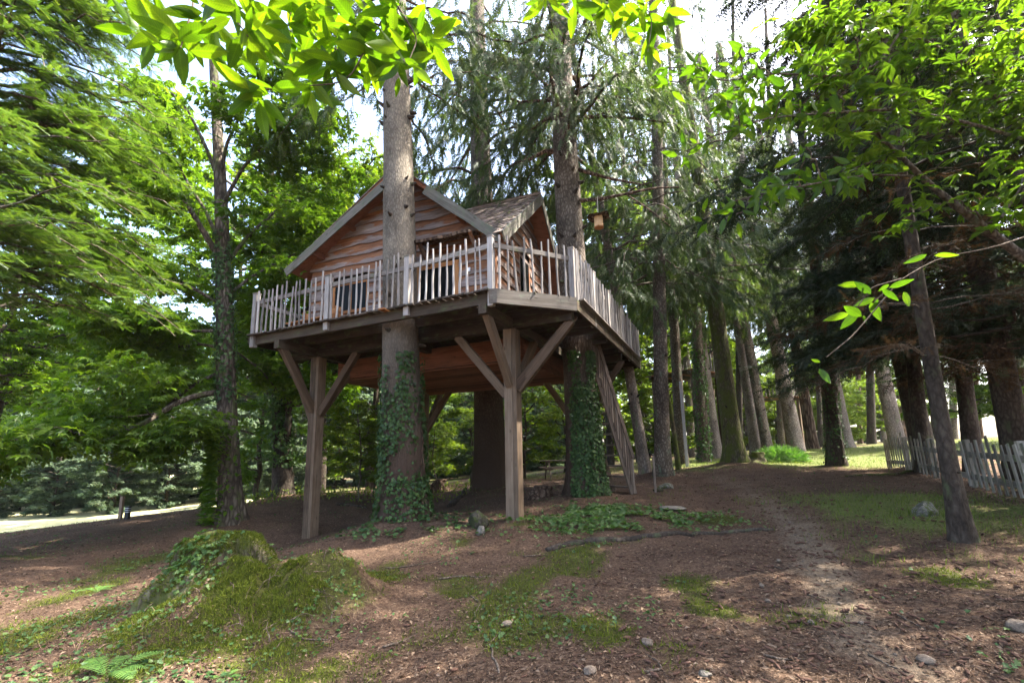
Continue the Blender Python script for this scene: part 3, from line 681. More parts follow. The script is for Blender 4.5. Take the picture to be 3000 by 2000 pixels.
lb = lambda z: max(-5.75, UW+(z-ZW+.12)/(ZA-ZW)*(UA-UW)) if z > ZW else -5.75
rb = lambda z: min(RW, UE-(z-ZE+.12)/(ZA-ZE)*(UE-UA)) if z > ZE-.12 else RW
board_wall(wf, lambda z: (lb(z), rb(z)), lambda u, z: Hh(u, FW, z), -hv, hu, ZD, ZA-.2, [(DOOR[0], DOOR[1], ZD, DOOR[2]), (WIN[0], WIN[1], WIN[2], WIN[3])])
side = mesh_np('wall', np.array([Hh(RW, FW, ZD), Hh(RW, VH, ZD), Hh(RW, VH, ztop2(VH)-.12), Hh(RW, A2V, A2Z-.12), Hh(RW, FW, ztop2(FW)-.12),
      Hh(RW-.1, FW, ZD), Hh(RW-.1, VH, ZD), Hh(RW-.1, VH, ztop2(VH)-.12), Hh(RW-.1, A2V, A2Z-.12), Hh(RW-.1, FW, ztop2(FW)-.12)])-H0,
      [np.array([(0, 3, 4), (5, 9, 8), (5, 8, 6), (6, 8, 7)]), np.array([(0, 1, 2, 3)])])
ws = obj('wall', side, M_dark, TH, Matrix.Translation(Vector(H0)))
lb2 = lambda z: FW if z < ztop2(FW)-.12 else max(FW, E2V+(z-E2Z+.12)/(A2Z-E2Z)*(A2V-E2V))
WIN2 = (2.1, 3.0, 5.4, 7.0)
board_wall(ws, lambda z: (lb2(z), min(VH, 2*A2V-lb2(z))), lambda v, z: Hh(RW, v, z), hu, hv, ZD, A2Z-.2, [WIN2])
back = mesh_np('wall', np.array([Hh(-5.75, VH, ZD), Hh(RW, VH, ZD), Hh(RW, VH, ztop(RW)-.12), Hh(UA, VH, ZA-.12), Hh(-5.75, VH, ztop(-5.75)-.12)])-H0, [np.array([(0, 2, 1), (0, 3, 2), (0, 4, 3)])])
obj('wall', back, M_wall, TH, Matrix.Translation(Vector(H0)))
left = mesh_np('wall', np.array([Hh(-5.75, FW, ZD), Hh(-5.75, VH, ZD), Hh(-5.75, VH, ztop(-5.75)-.12), Hh(-5.75, FW, ztop(-5.75)-.12)])-H0, np.array([(0, 3, 2, 1)]))
obj('wall', left, M_wall, TH, Matrix.Translation(Vector(H0)))
plank('corner_board', Hh(RW+.05, FW-.05, ZD), Hh(RW+.05, FW-.05, ztop(RW)-.2), .1, .1, hu, M_wall, TH)
# door and windows
def frame(par, nm, a, b, z0, z1, pos, nrm, ax, w=.07, mull=1, mat=None):
    o = plank(nm, pos(a, z0+w/2)-nrm*.02, pos(b, z0+w/2)-nrm*.02, .09, w, UP, mat or M_orange, par)
    plank('frame_rail', pos(a, z1-w/2)-nrm*.02, pos(b, z1-w/2)-nrm*.02, .09, w, UP, mat or M_orange, o)
    for t in np.linspace(0, 1, mull+2):
        c = a+w/2+(b-a-w)*t; plank('stile', pos(c, z0+w)-nrm*.018, pos(c, z1-w)-nrm*.018, w, .088, nrm, mat or M_orange, o)
    me = mesh_np('pane', np.array([pos(a, z0), pos(b, z0), pos(b, z1), pos(a, z1)])-pos(a, z0)-nrm*.03*0, np.array([(0, 1, 2, 3)]))
    obj('pane', me, M_glass, o, Matrix.Translation(Vector(pos(a, z0)-nrm*-.012)))
fpos = lambda u, z: Hh(u, FW-.02, z); spos = lambda v, z: Hh(RW+.02, v, z)
frame(TH, 'door_frame', DOOR[0], DOOR[1], ZD, DOOR[2], fpos, -hv, hu, .11, 0)
frame(TH, 'window_frame', WIN[0], WIN[1], WIN[2], WIN[3], fpos, -hv, hu, .075, 1)
frame(TH, 'window_frame', *WIN2[:2], WIN2[2], WIN2[3], spos, hu, hv, .09, 1, M_wall)
# small bark-edged canopy over the door
ca, cb = rayH(948, 549, v=-.15), rayH(1078, 529, v=-.15)
cz = (ca[2]+cb[2])/2
o = plank('canopy', Hh(ca[0], .1, cz+.03), Hh(cb[0], .1, cz+.03), .66, .06, UP+hv*-.35, M_bark_brown, TH, seg=6, warp=.006, wav=.03)
for k, u in enumerate((cb[0]-.02, ca[0]+.12)): plank('canopy_bracket', Hh(u, FW, cz-.45), Hh(u, -.1, cz-.04), .07, .07, hu, M_wall, o)
# roof: slabs, shingles, fascia boards
def slab(pts, mat, t=.09):
    p = np.array(pts); nrm = norm(np.cross(p[1]-p[0], p[2]-p[0])); nrm = nrm if nrm[2] > 0 else -nrm
    n = len(p); V = np.r_[p, p-nrm*t]-H0
    F3 = [(0, k, k+1) for k in range(1, n-1)]+[(n, n+k+1, n+k) for k in range(1, n-1)]; F4 = [(k, (k+1) % n, n+(k+1) % n, n+k) for k in range(n)]
    return obj('roof', mesh_np('roof', V, [np.array(F3), np.array(F4)]), mat, TH, Matrix.Translation(Vector(H0)))
VM = 5.75
vj = lambda u: E2V+(ztop(u)-E2Z)/(A2Z-E2Z)*(A2V-E2V)     # valley
rl = slab([Hh(UW, 0, ZW), Hh(UA, 0, ZA), Hh(UA, VM, ZA), Hh(UW, VM, ZW)], M_red)
rm = slab([Hh(UA, 0, ZA), Hh(UE, 0, ZE), Hh(UE, vj(UE), ZE), Hh(UA, vj(UA), ZA)], M_red)
rm2 = slab([Hh(UA, 2*A2V-vj(UA), ZA), Hh(UE, 2*A2V-vj(UE), ZE), Hh(UE, VM, ZE), Hh(UA, VM, ZA)], M_red)
UV = UA-.05
r2l = slab([Hh(F2, E2V, E2Z), Hh(F2, A2V, A2Z), Hh(UV, A2V, A2Z), Hh(UV, vj(UA), ZA), Hh(UE, vj(UE), ZE)], M_red)
r2r = slab([Hh(F2, G2V, E2Z), Hh(F2, A2V, A2Z), Hh(UV, A2V, A2Z), Hh(UV, 2*A2V-vj(UA), ZA), Hh(UE, 2*A2V-vj(UE), ZE)], M_red)
# shingles of the small gable's near slope, each one a piece
sl_d = norm(Hh(0, A2V, A2Z)-Hh(0, E2V, E2Z)); sl_n = norm(np.cross(hu, sl_d)); sl_n = sl_n if sl_n[2] > 0 else -sl_n
Ls = np.linalg.norm(Hh(0, A2V, A2Z)-Hh(0, E2V, E2Z)); rows = 21
for r in range(rows):
    s = (r+.1)/rows*Ls; v = E2V+s/Ls*(A2V-E2V); z = E2Z+s/Ls*(A2Z-E2Z)
    uval = UE-(v-vj(UE))/(vj(UA)-vj(UE))*(UE-UA) if v > vj(UE) else UE
    uu = F2-.03-(.09 if r % 2 else 0)
    while uu > uval+.02:
        w = rng.uniform(.13, .21)
        p = Hh(uu, v, z)+sl_n*.035
        obj('shingle', plank_mesh(Ls/rows*1.9, w, .016, 1), M_shingle, r2l, axesM(p-hu*w/2+sl_n*rng.uniform(0, .008)-sl_d*rng.uniform(0, .02), norm(sl_d-sl_n*.075), hu*1., np.cross(norm(sl_d-sl_n*.075), hu)))
        uu -= w+.006
def shingle_field(par, o, du_, dvv, Lr, La, nr, nm=None):
    g = Acc(); n2 = norm(np.cross(dvv, du_)); n2 = n2 if n2[2] > 0 else -n2
    for r in range(nr):
        x = 0
        while x < La:
            w = rng.uniform(.14, .22); p = o+dvv*(r/nr*Lr)+du_*x+n2*.03; h = Lr/nr*1.8; e = n2*-.02
            V = np.array([p, p+du_*w, p+du_*w+dvv*h+e, p+dvv*h+e]); V = np.r_[V, V-n2*.02]-H0
            g.add(V, np.array([(0, 1, 2, 3), (4, 7, 6, 5), (0, 4, 5, 1), (1, 5, 6, 2), (0, 3, 7, 4)])); x += w+.006
    o2 = obj('shingles', g.mesh('shingles'), M_shingle, par, Matrix.Translation(Vector(H0))); o2['kind'] = 'stuff'
dl = norm(Hh(UA, 0, ZA)-Hh(UW, 0, ZW)); dr_ = norm(Hh(UA, 0, ZA)-Hh(UE, 0, ZE))
shingle_field(rl, Hh(UW-.05, -.03, ZW-.02), hv, dl, np.linalg.norm(Hh(UA, 0, ZA)-Hh(UW, 0, ZW)), VM, 22)
shingle_field(rm, Hh(UE+.05, -.03, ZE-.03), hv, dr_, np.linalg.norm(Hh(UA, 0, ZA)-Hh(UE, 0, ZE)), .32, 20)
shingle_field(r2r, Hh(F2+.02, G2V+.04, E2Z-.03), -hu, norm(Hh(0, A2V, A2Z)-Hh(0, G2V, E2Z)), Ls, 2.0, 20)
for a, b in ((0, 1),):
    plank('ridge_board', Hh(F2+.03, A2V-.06, A2Z+.035), Hh(UV, A2V-.06, A2Z+.035), .15, .025, sl_n, M_shingle, r2l)
def fascia(p0, p1, par, out, w=.23, t=.035, **kw):
    X = norm(p1-p0); plank('fascia_board', p0, p1, w, t, out, M_fascia, par, seg=5, warp=.002, wav=.008, **kw)
dnl = norm(np.cross(dl, hv)); off = -.1
fascia(Hh(UW-.04, -.03, ZW-.1), Hh(-2.66, -.03, ztop(-2.66)-.1), rl, -hv)
fascia(Hh(-1.9, -.03, ztop(-1.9)-.12), Hh(UE+.05, -.03, ZE-.14), rm, -hv)
fascia(Hh(F2+.03, E2V-.02, E2Z-.1), Hh(F2+.03, A2V, A2Z-.12), r2l, hu, .26)
fascia(Hh(F2+.03, A2V+.01, A2Z-.12), Hh(F2+.03, G2V, E2Z-.1), r2r, hu, .26)
for u in (-4.35, -5.35, -1.05): plank('purlin', Hh(u, FW, ztop(u)-.2), Hh(u, -.02+.03, ztop(u)-.2), .1, .12, UP, M_red, rl if u < UA else rm)
for v in (1.2, 4.4): plank('purlin', Hh(RW, v, ztop2(v)-.2), Hh(F2-.02, v, ztop2(v)-.2), .1, .12, UP, M_red, r2l if v < A2V else r2r)
# little wall lamp by the door, bench on the deck
p = rayH(1078, 620, v=FW-.05)
lampo = plank('wall_lamp', Hh(p[0]-.04, FW-.07, p[2]), Hh(p[0]+.04, FW-.07, p[2]), .05, .09, UP, M_white, TH)
bn = thing('deck_bench', D(-6.0, .95, ZD), 'orange-brown wooden bench on the left end of the deck behind the railing', 'bench')
for k in range(3): plank('seat_slat', D(-6.5, .75+.15*k, ZD+.42), D(-5.1, .75+.15*k, ZD+.42), .13, .035, UP, M_orange, bn)
for k in range(2): plank('back_slat', D(-6.5, 1.22, ZD+.58+.16*k), D(-5.1, 1.22, ZD+.58+.16*k), .035, .13, UP, M_orange, bn)
for u in (-6.4, -5.2):
    plank('leg', D(u, .8, ZD), D(u, .8, ZD+.4), .07, .07, du, M_orange, bn); plank('leg', D(u, 1.18, ZD), D(u, 1.18, ZD+.85), .07, .07, du, M_orange, bn)
# ================================================================== STAIRCASE beside the deck
def zhit(px, py, z): d = ray(px, py); return CAM+d*((z-CAM[2])/d[2])
sf = P(1456, 1137, 12.7); sf[2] = gz(sf); stp = zhit(1352, 790, ZD-.2)
stp = sf+(stp-sf); SD = norm(stp-sf); hs = norm(np.array([SD[0], SD[1], 0])); sw = np.array([hs[1], -hs[0], 0])
if sw[0] > 0: sw = -sw
ST = thing('staircase', sf, 'steep wooden stairs with a slatted side going up to the deck behind the ivy trunk', 'stairs')
plank('stringer', sf-SD*.1, stp, .22, .05, sw, M_stair, ST, seg=3, warp=.003); plank('stringer', sf+sw*.85-SD*.1, stp+sw*.85, .22, .05, sw, M_stair, ST, seg=3, warp=.003)
nst = 14
for k in range(nst):
    q = sf+(stp-sf)*(k+.6)/nst; plank('tread', q+sw*.03, q+sw*.82, .24, .04, UP, M_stair, ST)
plank('handrail', sf-sw*.06+UP*.95, stp-sw*.06+UP*.85, .1, .05, sw, M_stair, ST)
for k in range(17):
    q = sf+(stp-sf)*(k+.3)/17-sw*.05; plank('slat', q-UP*.05, q+UP*(.95+rng.normal(0, .05)), .055, .022, sw, M_stair, ST)
def stubs(root, cen, rad, z0, z1, n, bark, sc=1.):
    V, F = tube(np.array([[-.05, 0, 0], [.02, 0, .0], [.07, .004, .012], [.1, .006, .02]]), [.05, .032, .022, .004], 6); me = mesh_np('branch_stub', V, F, smooth=True); me.materials.append(bark)
    for k in range(n):
        z = rng.uniform(z0, z1); a = rng.uniform(-3.0, .1); s = sc*rng.uniform(.6, 1.9); c = cen(z); o_ = np.array([math.cos(a), math.sin(a), 0]); p = WM[root.name].translation; p = np.array(p)+c+o_*rad(z)*.97
        X = norm(o_+UP*rng.normal(0, .3)); Y = norm(np.cross(UP, X)); Z = np.cross(X, Y); obj('branch_stub', me, None, root, Matrix(np.r_[np.c_[X*s, Y*s, Z*s, p], [[0, 0, 0, 1]]].tolist()))
for q, z0, z1, n in (((t1, c1, r1), 3.8, 12, 26), ((t3, c3, r3), 3.8, 12, 24), ((t2, c2, r2), 6, 15, 16)): stubs(*q, z0, z1, n, M_bark_dark)
# ================================================================== SHARED CROWNS
def canon_conifer(seed, H, z0, nb, Lf, **kw):
    global rng
    keep = rng; rng = np.random.default_rng(seed)
    cen = lambda z: np.array([0, 0, z]); rad = lambda z: .2*(1-z/H)+.03
    W, G = conifer_parts(cen, rad, np.sort(z0+(H-z0)*rng.random(nb)**1.15), Lf, **kw)
    r = (W.mesh('branches', True), G.mesh('foliage')); rng = keep; return r
CON_A = canon_conifer(11, 22, 7., 62, lambda z: 3.5*(1-(z-5)/20)+.5, droop=.5, hang=1.0, size=.46, dens=.95, sub=4.6)
CON_B = canon_conifer(12, 20, 7.2, 56, lambda z: 3.2*(1-(z-6)/18)+.5, droop=.7, hang=1.2, size=.46, dens=.95, sub=4.6)
CON_D = canon_conifer(13, 14, 2.2, 96, lambda z: 3.5*(1-(z-2)/15)+.4, droop=.22, up=.02, hang=.3, size=.42, dens=1.5, sub=5., tmpl=TSP, bare=.22, thick=.018)
CON_E = canon_conifer(14, 12, 1.2, 44, lambda z: 2.9*(1-(z-1)/14)+.3, droop=.22, up=.02, hang=.25, size=.32, dens=.6, sub=7.5, tmpl=TSP, bare=.2, thick=.012, twr=.004)   # mostly bare dead twigs
def share_crown(root, crown, barkm, leafm, sc=1., rot=None, lean=(0, 0), dz=0):
    M = WM[root.name] @ Matrix.Translation((0, 0, dz)) @ Matrix.Rotation(lean[0], 4, 'X') @ Matrix.Rotation(lean[1], 4, 'Y') @ Matrix.Rotation(rng.uniform(0, 6.28) if rot is None else rot, 4, 'Z') @ Matrix.Scale(sc, 4)
    for nm, me, m in (('branches', crown[0], barkm), ('foliage', crown[1], leafm)):
        if len(me.materials) == 0: me.materials.append(m)
        o = obj(nm, me, None, root, M); overmat(o, m)
        if nm == 'foliage': o['kind'] = 'stuff'
def canon_broad(seed, H, R, z0, nb, leaf, per, tr=.12, level=2, lean=.35):
    global rng
    keep = rng; rng = np.random.default_rng(seed)
    W = Acc(); tips = []; n = 12; z = np.linspace(-.2, H*.93, n); st = np.c_[np.cumsum(rng.normal(0, .06, n)), np.cumsum(rng.normal(0, .06, n)), z]
    W.tube(st, np.linspace(tr, .02, n), 9)
    for i in range(nb):
        zz = z0+(H*.9-z0)*(i+rng.random())/nb; p = np.array([np.interp(zz, z, st[:, k]) for k in range(3)])
        u = (zz-z0)/(H-z0); L = R*(.55+.9*u if u < .45 else 1.0*(1.4-u))*rng.uniform(.7, 1.1)
        broad_branch(W, tips, p, i*2.4+rng.normal(0, .4), L, lean+.4*u, .25, max(.012, tr*.35), level-1)
    tips.append(np.c_[st[-3:], np.zeros(3)])
    G = Acc(); leaf_tips(G, tips, leaf, per); r = (W.mesh('branches', True), G.mesh('foliage')); rng = keep; return r
BR_A = canon_broad(21, 9, 3.6, .9, 26, .21, 5)
BR_B = canon_broad(22, 7, 2.9, .5, 24, .2, 5)
BR_S = canon_broad(23, 3.4, 1.3, .7, 16, .15, 3, .035, 2)
BR_T = canon_broad(25, 17, 4.6, 4.5, 34, .22, 5, .2, 2)
BR_H = canon_broad(24, 11, 4.4, -.1, 46, .3, 7, .2)
# ---- left chestnut with the long low limb
t4, c4, r4, b4 = put_tree('chestnut_tree', (532, 1196), 12.4, (503, 420), 14, .27, .12, M_bark_chest, 'dark chestnut left of the deck, its long low limb reaching over the field', None, .55, .5, k=22)
def limb(root, bark, W, tips, pix, r0, r1, kids=6, lvl=2, sub=None):
    pts = np.array([P(*q) for q in pix]); t = np.linspace(0, 1, len(pts)); tt = np.linspace(0, 1, 16)
    p = np.stack([np.interp(tt, t, pts[:, k]) for k in range(3)], -1); p[1:-1] = (p[:-2]+2*p[1:-1]+p[2:])/4
    W.tube(p, np.linspace(r0, r1, 16), 7); h = math.atan2(p[-1, 0]-p[0, 0], p[-1, 1]-p[0, 1]); L = np.linalg.norm(p[-1]-p[0])
    spawn(W, tips, p, h, sub or L*.7, r0*.6, lvl, kids)
W4 = Acc(); tp4 = []
LIMBS = [([(512, 900, 12.4), (460, 905, 12.0), (400, 925, 11.5), (330, 978, 11.0), (240, 1003, 10.6), (150, 1025, 10.2), (70, 1055, 10.0), (-20, 1085, 9.8)], .085, .03, 14),
         [[(515, 850, 12.4), (450, 880, 12.3), (380, 935, 12.2), (320, 980, 12.3)], .05, .025, 7],
         [[(520, 915, 12.4), (495, 960, 12.0), (460, 1010, 11.6), (400, 1025, 11.2), (330, 1040, 10.8)], .045, .015, 9],
         [[(508, 600, 12.4), (460, 520, 12.0), (400, 420, 11.6), (330, 350, 11.2), (275, 305, 11)], .09, .03, 10],
         [[(506, 560, 12.4), (470, 480, 12.8), (430, 420, 13.2), (390, 330, 13.5)], .06, .02, 8],
         [[(506, 480, 12.4), (560, 380, 12.2), (640, 310, 12.0), (730, 260, 12.)], .06, .02, 9],
         [[(508, 620, 12.4), (570, 540, 12.8), (650, 470, 13.4), (760, 420, 14)], .06, .02, 10],
         [[(510, 690, 12.4), (570, 640, 12.8), (640, 600, 13.3), (730, 560, 13.8)], .05, .02, 9],
         [[(510, 700, 12.4), (440, 660, 12.2), (360, 620, 12), (280, 600, 11.8)], .05, .02, 9],
         [[(512, 760, 12.4), (430, 760, 11.9), (340, 740, 11.4), (240, 750, 11)], .05, .02, 9],
         [[(515, 800, 12.4), (460, 790, 12.6), (380, 800, 12.9), (250, 850, 13.)], .05, .02, 9],
         [[(505, 420, 12.4), (520, 330, 12.2), (560, 250, 12), (620, 180, 12)], .06, .02, 8],
         [[(505, 420, 12.4), (470, 330, 12.4), (430, 250, 12.4), (380, 200, 12.4)], .06, .02, 8],
         [[(530, 800, 12.5), (560, 820, 13.5), (600, 850, 14.5), (640, 900, 15.5)], .04, .02, 6]]
for L in LIMBS: limb(t4, M_bark_chest, W4, tp4, *L[:3], kids=L[3])
G4 = Acc(); leaf_tips(G4, tp4, .2, 6, .24)
for g in (W4, G4): g.v = [v-b4 for v in g.v]
add_crown(t4, W4, G4, M_bark_chest, M_chmass)
# bushy shoots at its foot
g = Acc(); n = 900; zz = rng.random(n)**.8*2.3; aa = rng.normal(3.6, .8, n); rr = .3+.22*rng.random(n)
pos = np.stack([np.cos(aa)*rr-.05, np.sin(aa)*rr*.6-.2, zz], -1); X, Y, Z = frames(np.stack([np.cos(aa), np.sin(aa), rng.normal(.1, .4, n)], -1), rng.normal(0, .4, (n, 3))+np.array([0, 0, 1.]))
g.inst(TL, pos, X, Y, Z, rng.uniform(.15, .26, n), rng.random(n)*.8)
o = obj('shoots', g.mesh('shoots'), M_chmass, t4, WM[t4.name]); o['kind'] = 'stuff'
ivy('ivy', b4, c4, r4, (3.2, 8.2), 1500, 'ivy on the middle of the dark chestnut trunk left of the deck', seed=11, clump=.4, leaf=.1)
# ---- ivy clad tree behind the left post
t5, c5, r5, b5 = put_tree('oak_tree', (652, 1147), 17, (640, 820), 13, .36, .16, M_bark_dark, 'dark trunk bushy with ivy seen left of the front left post under the deck', None, .3, .4)
share_crown(t5, BR_A, M_bark_dark, M_chmass, 1.15, dz=2.2)
g = ivy_mesh(c5, r5, (1.2, 7), 2600, seed=5, clump=.3, leaf=.13); n = 1500
pos = b5*0+np.stack([rng.normal(-.35, .45, n), rng.normal(0, .4, n), rng.uniform(1.3, 6, n)], -1); X, Y, Z = frames(rng.normal(0, 1, (n, 3))-np.array([0, 0, .6]), rng.normal(0, .5, (n, 3))+np.array([0, -.4, .7])); g.inst(TIV, pos, X, Y, Z, rng.uniform(.08, .15, n), rng.random(n))
iv5 = thing('ivy', b5, 'bushy ivy hanging round the dark trunk left of the front left post', 'ivy'); o = obj('foliage', g.mesh('foliage'), M_ivylt, iv5, WM[iv5.name]); o['kind'] = 'stuff'
# ---- right hand forest: every named trunk
FOR = [  # base px, Y, px the stem passes, height, r0, r1, bark, crown, crown scale, crown mat, label
 ((1692, 1070), 17, (1636, 660), 22, .33, .15, M_bark_moss, CON_A, 1.05, M_spr, 'mossy brown spruce trunk with flared roots at the edge of the sunlit patch', .8),
 ((1522, 1095), 15, (1514, 660), 20, .25, .14, M_bark_mid, CON_B, 1.0, M_spr, 'upright grey trunk with a green mossy foot just right of the stairs', .55),
 ((1484, 1083), 15.6, (1445, 860), 18, .19, .10, M_bark_pale, CON_B, .9, M_spr, 'lichen grey leaning trunk between the stairs and the trunk with the mossy foot', .4),
 ((1833, 1043), 23.5, (1766, 700), 24, .34, .16, M_bark_pale, CON_A, 1.1, M_spr, 'pale smooth spruce trunk behind the fern mound in the sun', .35),
 ((1740, 1047), 24, (1692, 720), 24, .29, .15, M_bark_pale, CON_B, 1.15, M_spr, 'pinkish grey trunk behind the old stump, left one of a close pair', .35),
 ((1766, 1048), 23.2, (1726, 830), 22, .25, .13, M_bark_mid, CON_B, 1.1, M_spr, 'brown grey trunk behind the old stump, right one of a close pair', .35),
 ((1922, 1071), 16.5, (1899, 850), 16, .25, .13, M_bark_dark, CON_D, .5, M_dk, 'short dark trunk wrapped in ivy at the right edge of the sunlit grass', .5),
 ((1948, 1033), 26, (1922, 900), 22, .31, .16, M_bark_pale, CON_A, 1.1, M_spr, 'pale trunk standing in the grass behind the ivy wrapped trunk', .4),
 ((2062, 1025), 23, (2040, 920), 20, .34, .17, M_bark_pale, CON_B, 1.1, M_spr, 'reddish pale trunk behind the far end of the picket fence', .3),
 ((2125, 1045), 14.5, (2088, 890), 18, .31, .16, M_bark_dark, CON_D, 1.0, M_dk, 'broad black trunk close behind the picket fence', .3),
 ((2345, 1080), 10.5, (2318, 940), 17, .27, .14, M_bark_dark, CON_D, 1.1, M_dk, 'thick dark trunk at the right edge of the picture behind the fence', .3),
 ((2212, 1252), 6.3, (2128, 760), 13, .098, .055, M_bark_dark, CON_E, .62, M_brn, 'slim dark fir trunk in front of the picket fence with dead lower twigs', .7),
 ((1646, 1062), 24, (1622, 880), 22, .34, .17, M_bark_pale, CON_B, 1.15, M_spr, 'pinkish trunk left of the mossy root-flared trunk, behind the ivy column', .35),
 ((1618, 1070), 21.5, (1610, 930), 18, .27, .14, M_bark_mid, CON_B, 1.0, M_spr, 'ivy column trunk behind the pale lamp pole', .35),
 ((1868, 1035), 28, (1845, 900), 22, .32, .15, M_bark_brown, CON_A, 1.0, M_spr, 'brown trunk just right of the pale trunk behind the fern mound', .3),
 ((1560, 1088), 16.2, (1548, 1000), 6, .085, .05, M_bark_moss, None, 1, None, 'thin crooked mossy stem beside the upright grey trunk', .3),
]
TREES = []
for q in FOR:
    r, c, ra, b = put_tree('spruce_tree' if q[7] is not CON_D and q[7] is not None else ('fir_tree' if q[7] is not None else 'young_tree'), q[0], q[1], q[2], q[3], q[4], q[5], q[6], q[10], None, q[11], .45, k=18)
    if q[7] is not None: share_crown(r, q[7], M_bark_dark if q[7] is CON_D else M_bark_mid, q[9], q[8], dz=(4.2 if q[8] < .8 else 1.6) if q[7] is CON_D else (1.7 if q[7] is CON_E else (-.3 if q[1] < 18 else .5)))
    TREES.append((r, c, ra, b))
for k_t in (0, 1, 2, 3, 4, 5, 12): stubs(*TREES[k_t][:3], .8, 9, 14, M_bark_dark, .7)
stubs(*TREES[11][:3], .5, 5, 12, M_bark_dark, .3)
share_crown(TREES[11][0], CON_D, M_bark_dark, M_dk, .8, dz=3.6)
ivy('ivy', TREES[6][3], TREES[6][1], TREES[6][2], (.2, 4.5), 900, 'ivy on the short dark trunk at the right edge of the sunlit grass', seed=8, clump=.45)
ivy('ivy', TREES[13][3], TREES[13][1], TREES[13][2], (.2, 6.5), 1200, 'pale ivy column behind the lamp pole', seed=9, clump=.35, leaf=.12, m=M_ivylt)
def along(root, cen, b, px, z, m=1): pass
# more dark firs at the right side, their skirts closing the view above the fence
DK = [((2440, 1180), 8.6, 13, 'dark fir just beyond the right edge, its low skirt over the fence'), ((2230, 1040), 12.2, 14, 'dark fir behind the picket fence, skirt hanging over the slim trunk'),
      ((2120, 1065), 13.2, 15, 'dark fir with low black branches at the far end of the fence')]
for bp, Y, H, lab in DK:
    r, c, ra, b = put_tree('fir_tree', bp, Y, (bp[0]-30, bp[1]-300), H, .2, .05, M_bark_dark, lab, None, .3)
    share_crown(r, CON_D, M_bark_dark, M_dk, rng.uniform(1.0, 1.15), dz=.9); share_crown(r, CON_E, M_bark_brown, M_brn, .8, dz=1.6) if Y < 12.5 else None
# distant slender trunks
far = [(1478, 33), (1590, 34), (1665, 38), (1700, 30), (1795, 34), (1812, 42), (1885, 40), (1900, 34), (1975, 44), (2002, 36), (2030, 46), (2075, 40), (2100, 48), (1570, 44), (1640, 48), (1720, 50), (1850, 52), (1940, 54), (2150, 40), (2190, 34), (2250, 30), (2300, 36)]
for i, (px, Y) in enumerate(far):
    q = P(px, 1040, Y); zg = float(ground(q[0], q[1])); by = PX((q[0], q[1], zg))[1]
    r, c, ra, b = put_tree('spruce_tree', (px, by), Y, (px-12+rng.normal(0, 5), by-250), 38, rng.uniform(.18, .3), .12, [M_bark_dark, M_bark_mid, M_bark_brown][i % 3], 'slender distant trunk standing in the wood beyond the sunlit grass', 'distant trunks beyond the sunlit grass', .25, k=10, n=18)
    if i % 4 == 0: share_crown(r, [CON_A, CON_B][i//4 % 2], M_bark_dark, M_spr, rng.uniform(1.1, 1.35), dz=rng.uniform(0, 2))
# light broadleaved trees behind the house and in the wood
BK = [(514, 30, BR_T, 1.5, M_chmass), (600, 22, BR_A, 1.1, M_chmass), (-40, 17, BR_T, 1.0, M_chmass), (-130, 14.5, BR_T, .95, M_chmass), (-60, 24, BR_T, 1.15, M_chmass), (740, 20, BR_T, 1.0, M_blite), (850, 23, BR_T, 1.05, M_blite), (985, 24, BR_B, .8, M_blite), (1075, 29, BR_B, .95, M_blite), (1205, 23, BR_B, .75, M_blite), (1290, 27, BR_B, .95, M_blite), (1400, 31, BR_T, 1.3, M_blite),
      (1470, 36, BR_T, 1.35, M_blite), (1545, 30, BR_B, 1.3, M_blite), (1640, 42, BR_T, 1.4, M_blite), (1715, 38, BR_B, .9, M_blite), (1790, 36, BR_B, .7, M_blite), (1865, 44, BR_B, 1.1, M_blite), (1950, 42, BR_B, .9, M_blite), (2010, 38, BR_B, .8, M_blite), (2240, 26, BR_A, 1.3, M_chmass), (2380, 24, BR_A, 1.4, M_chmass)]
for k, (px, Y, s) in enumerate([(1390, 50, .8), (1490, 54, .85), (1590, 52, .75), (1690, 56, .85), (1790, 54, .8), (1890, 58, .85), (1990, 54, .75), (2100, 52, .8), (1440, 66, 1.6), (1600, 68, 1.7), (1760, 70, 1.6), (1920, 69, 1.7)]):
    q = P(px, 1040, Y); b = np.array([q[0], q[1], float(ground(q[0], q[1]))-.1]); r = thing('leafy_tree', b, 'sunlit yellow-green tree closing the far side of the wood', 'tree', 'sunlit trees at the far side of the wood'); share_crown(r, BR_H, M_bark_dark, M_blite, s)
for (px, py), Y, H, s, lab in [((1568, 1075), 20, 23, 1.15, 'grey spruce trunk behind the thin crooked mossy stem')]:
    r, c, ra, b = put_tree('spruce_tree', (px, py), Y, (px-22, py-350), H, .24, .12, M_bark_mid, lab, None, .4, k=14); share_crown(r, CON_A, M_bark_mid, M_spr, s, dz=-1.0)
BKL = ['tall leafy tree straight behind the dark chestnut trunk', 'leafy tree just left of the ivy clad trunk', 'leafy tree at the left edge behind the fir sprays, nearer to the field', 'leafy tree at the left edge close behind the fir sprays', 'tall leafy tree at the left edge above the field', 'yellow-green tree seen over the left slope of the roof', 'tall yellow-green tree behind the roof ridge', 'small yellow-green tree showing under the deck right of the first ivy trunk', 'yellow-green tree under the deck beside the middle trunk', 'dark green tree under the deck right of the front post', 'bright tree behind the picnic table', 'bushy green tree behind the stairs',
       'bright green tree between the stairs and the upright grey trunk', 'green tree behind the lamp pole', 'sunny tree in the wood left of the mossy trunk', 'sunny tree behind the close pair of trunks', 'low bright tree behind the fern mound', 'bright tree deep in the wood right of the fern mound', 'bright tree deep in the wood behind the pale trunk', 'low bright tree behind the fence end', 'green tree behind the fence in the dark firs', 'green tree behind the right end of the fence']
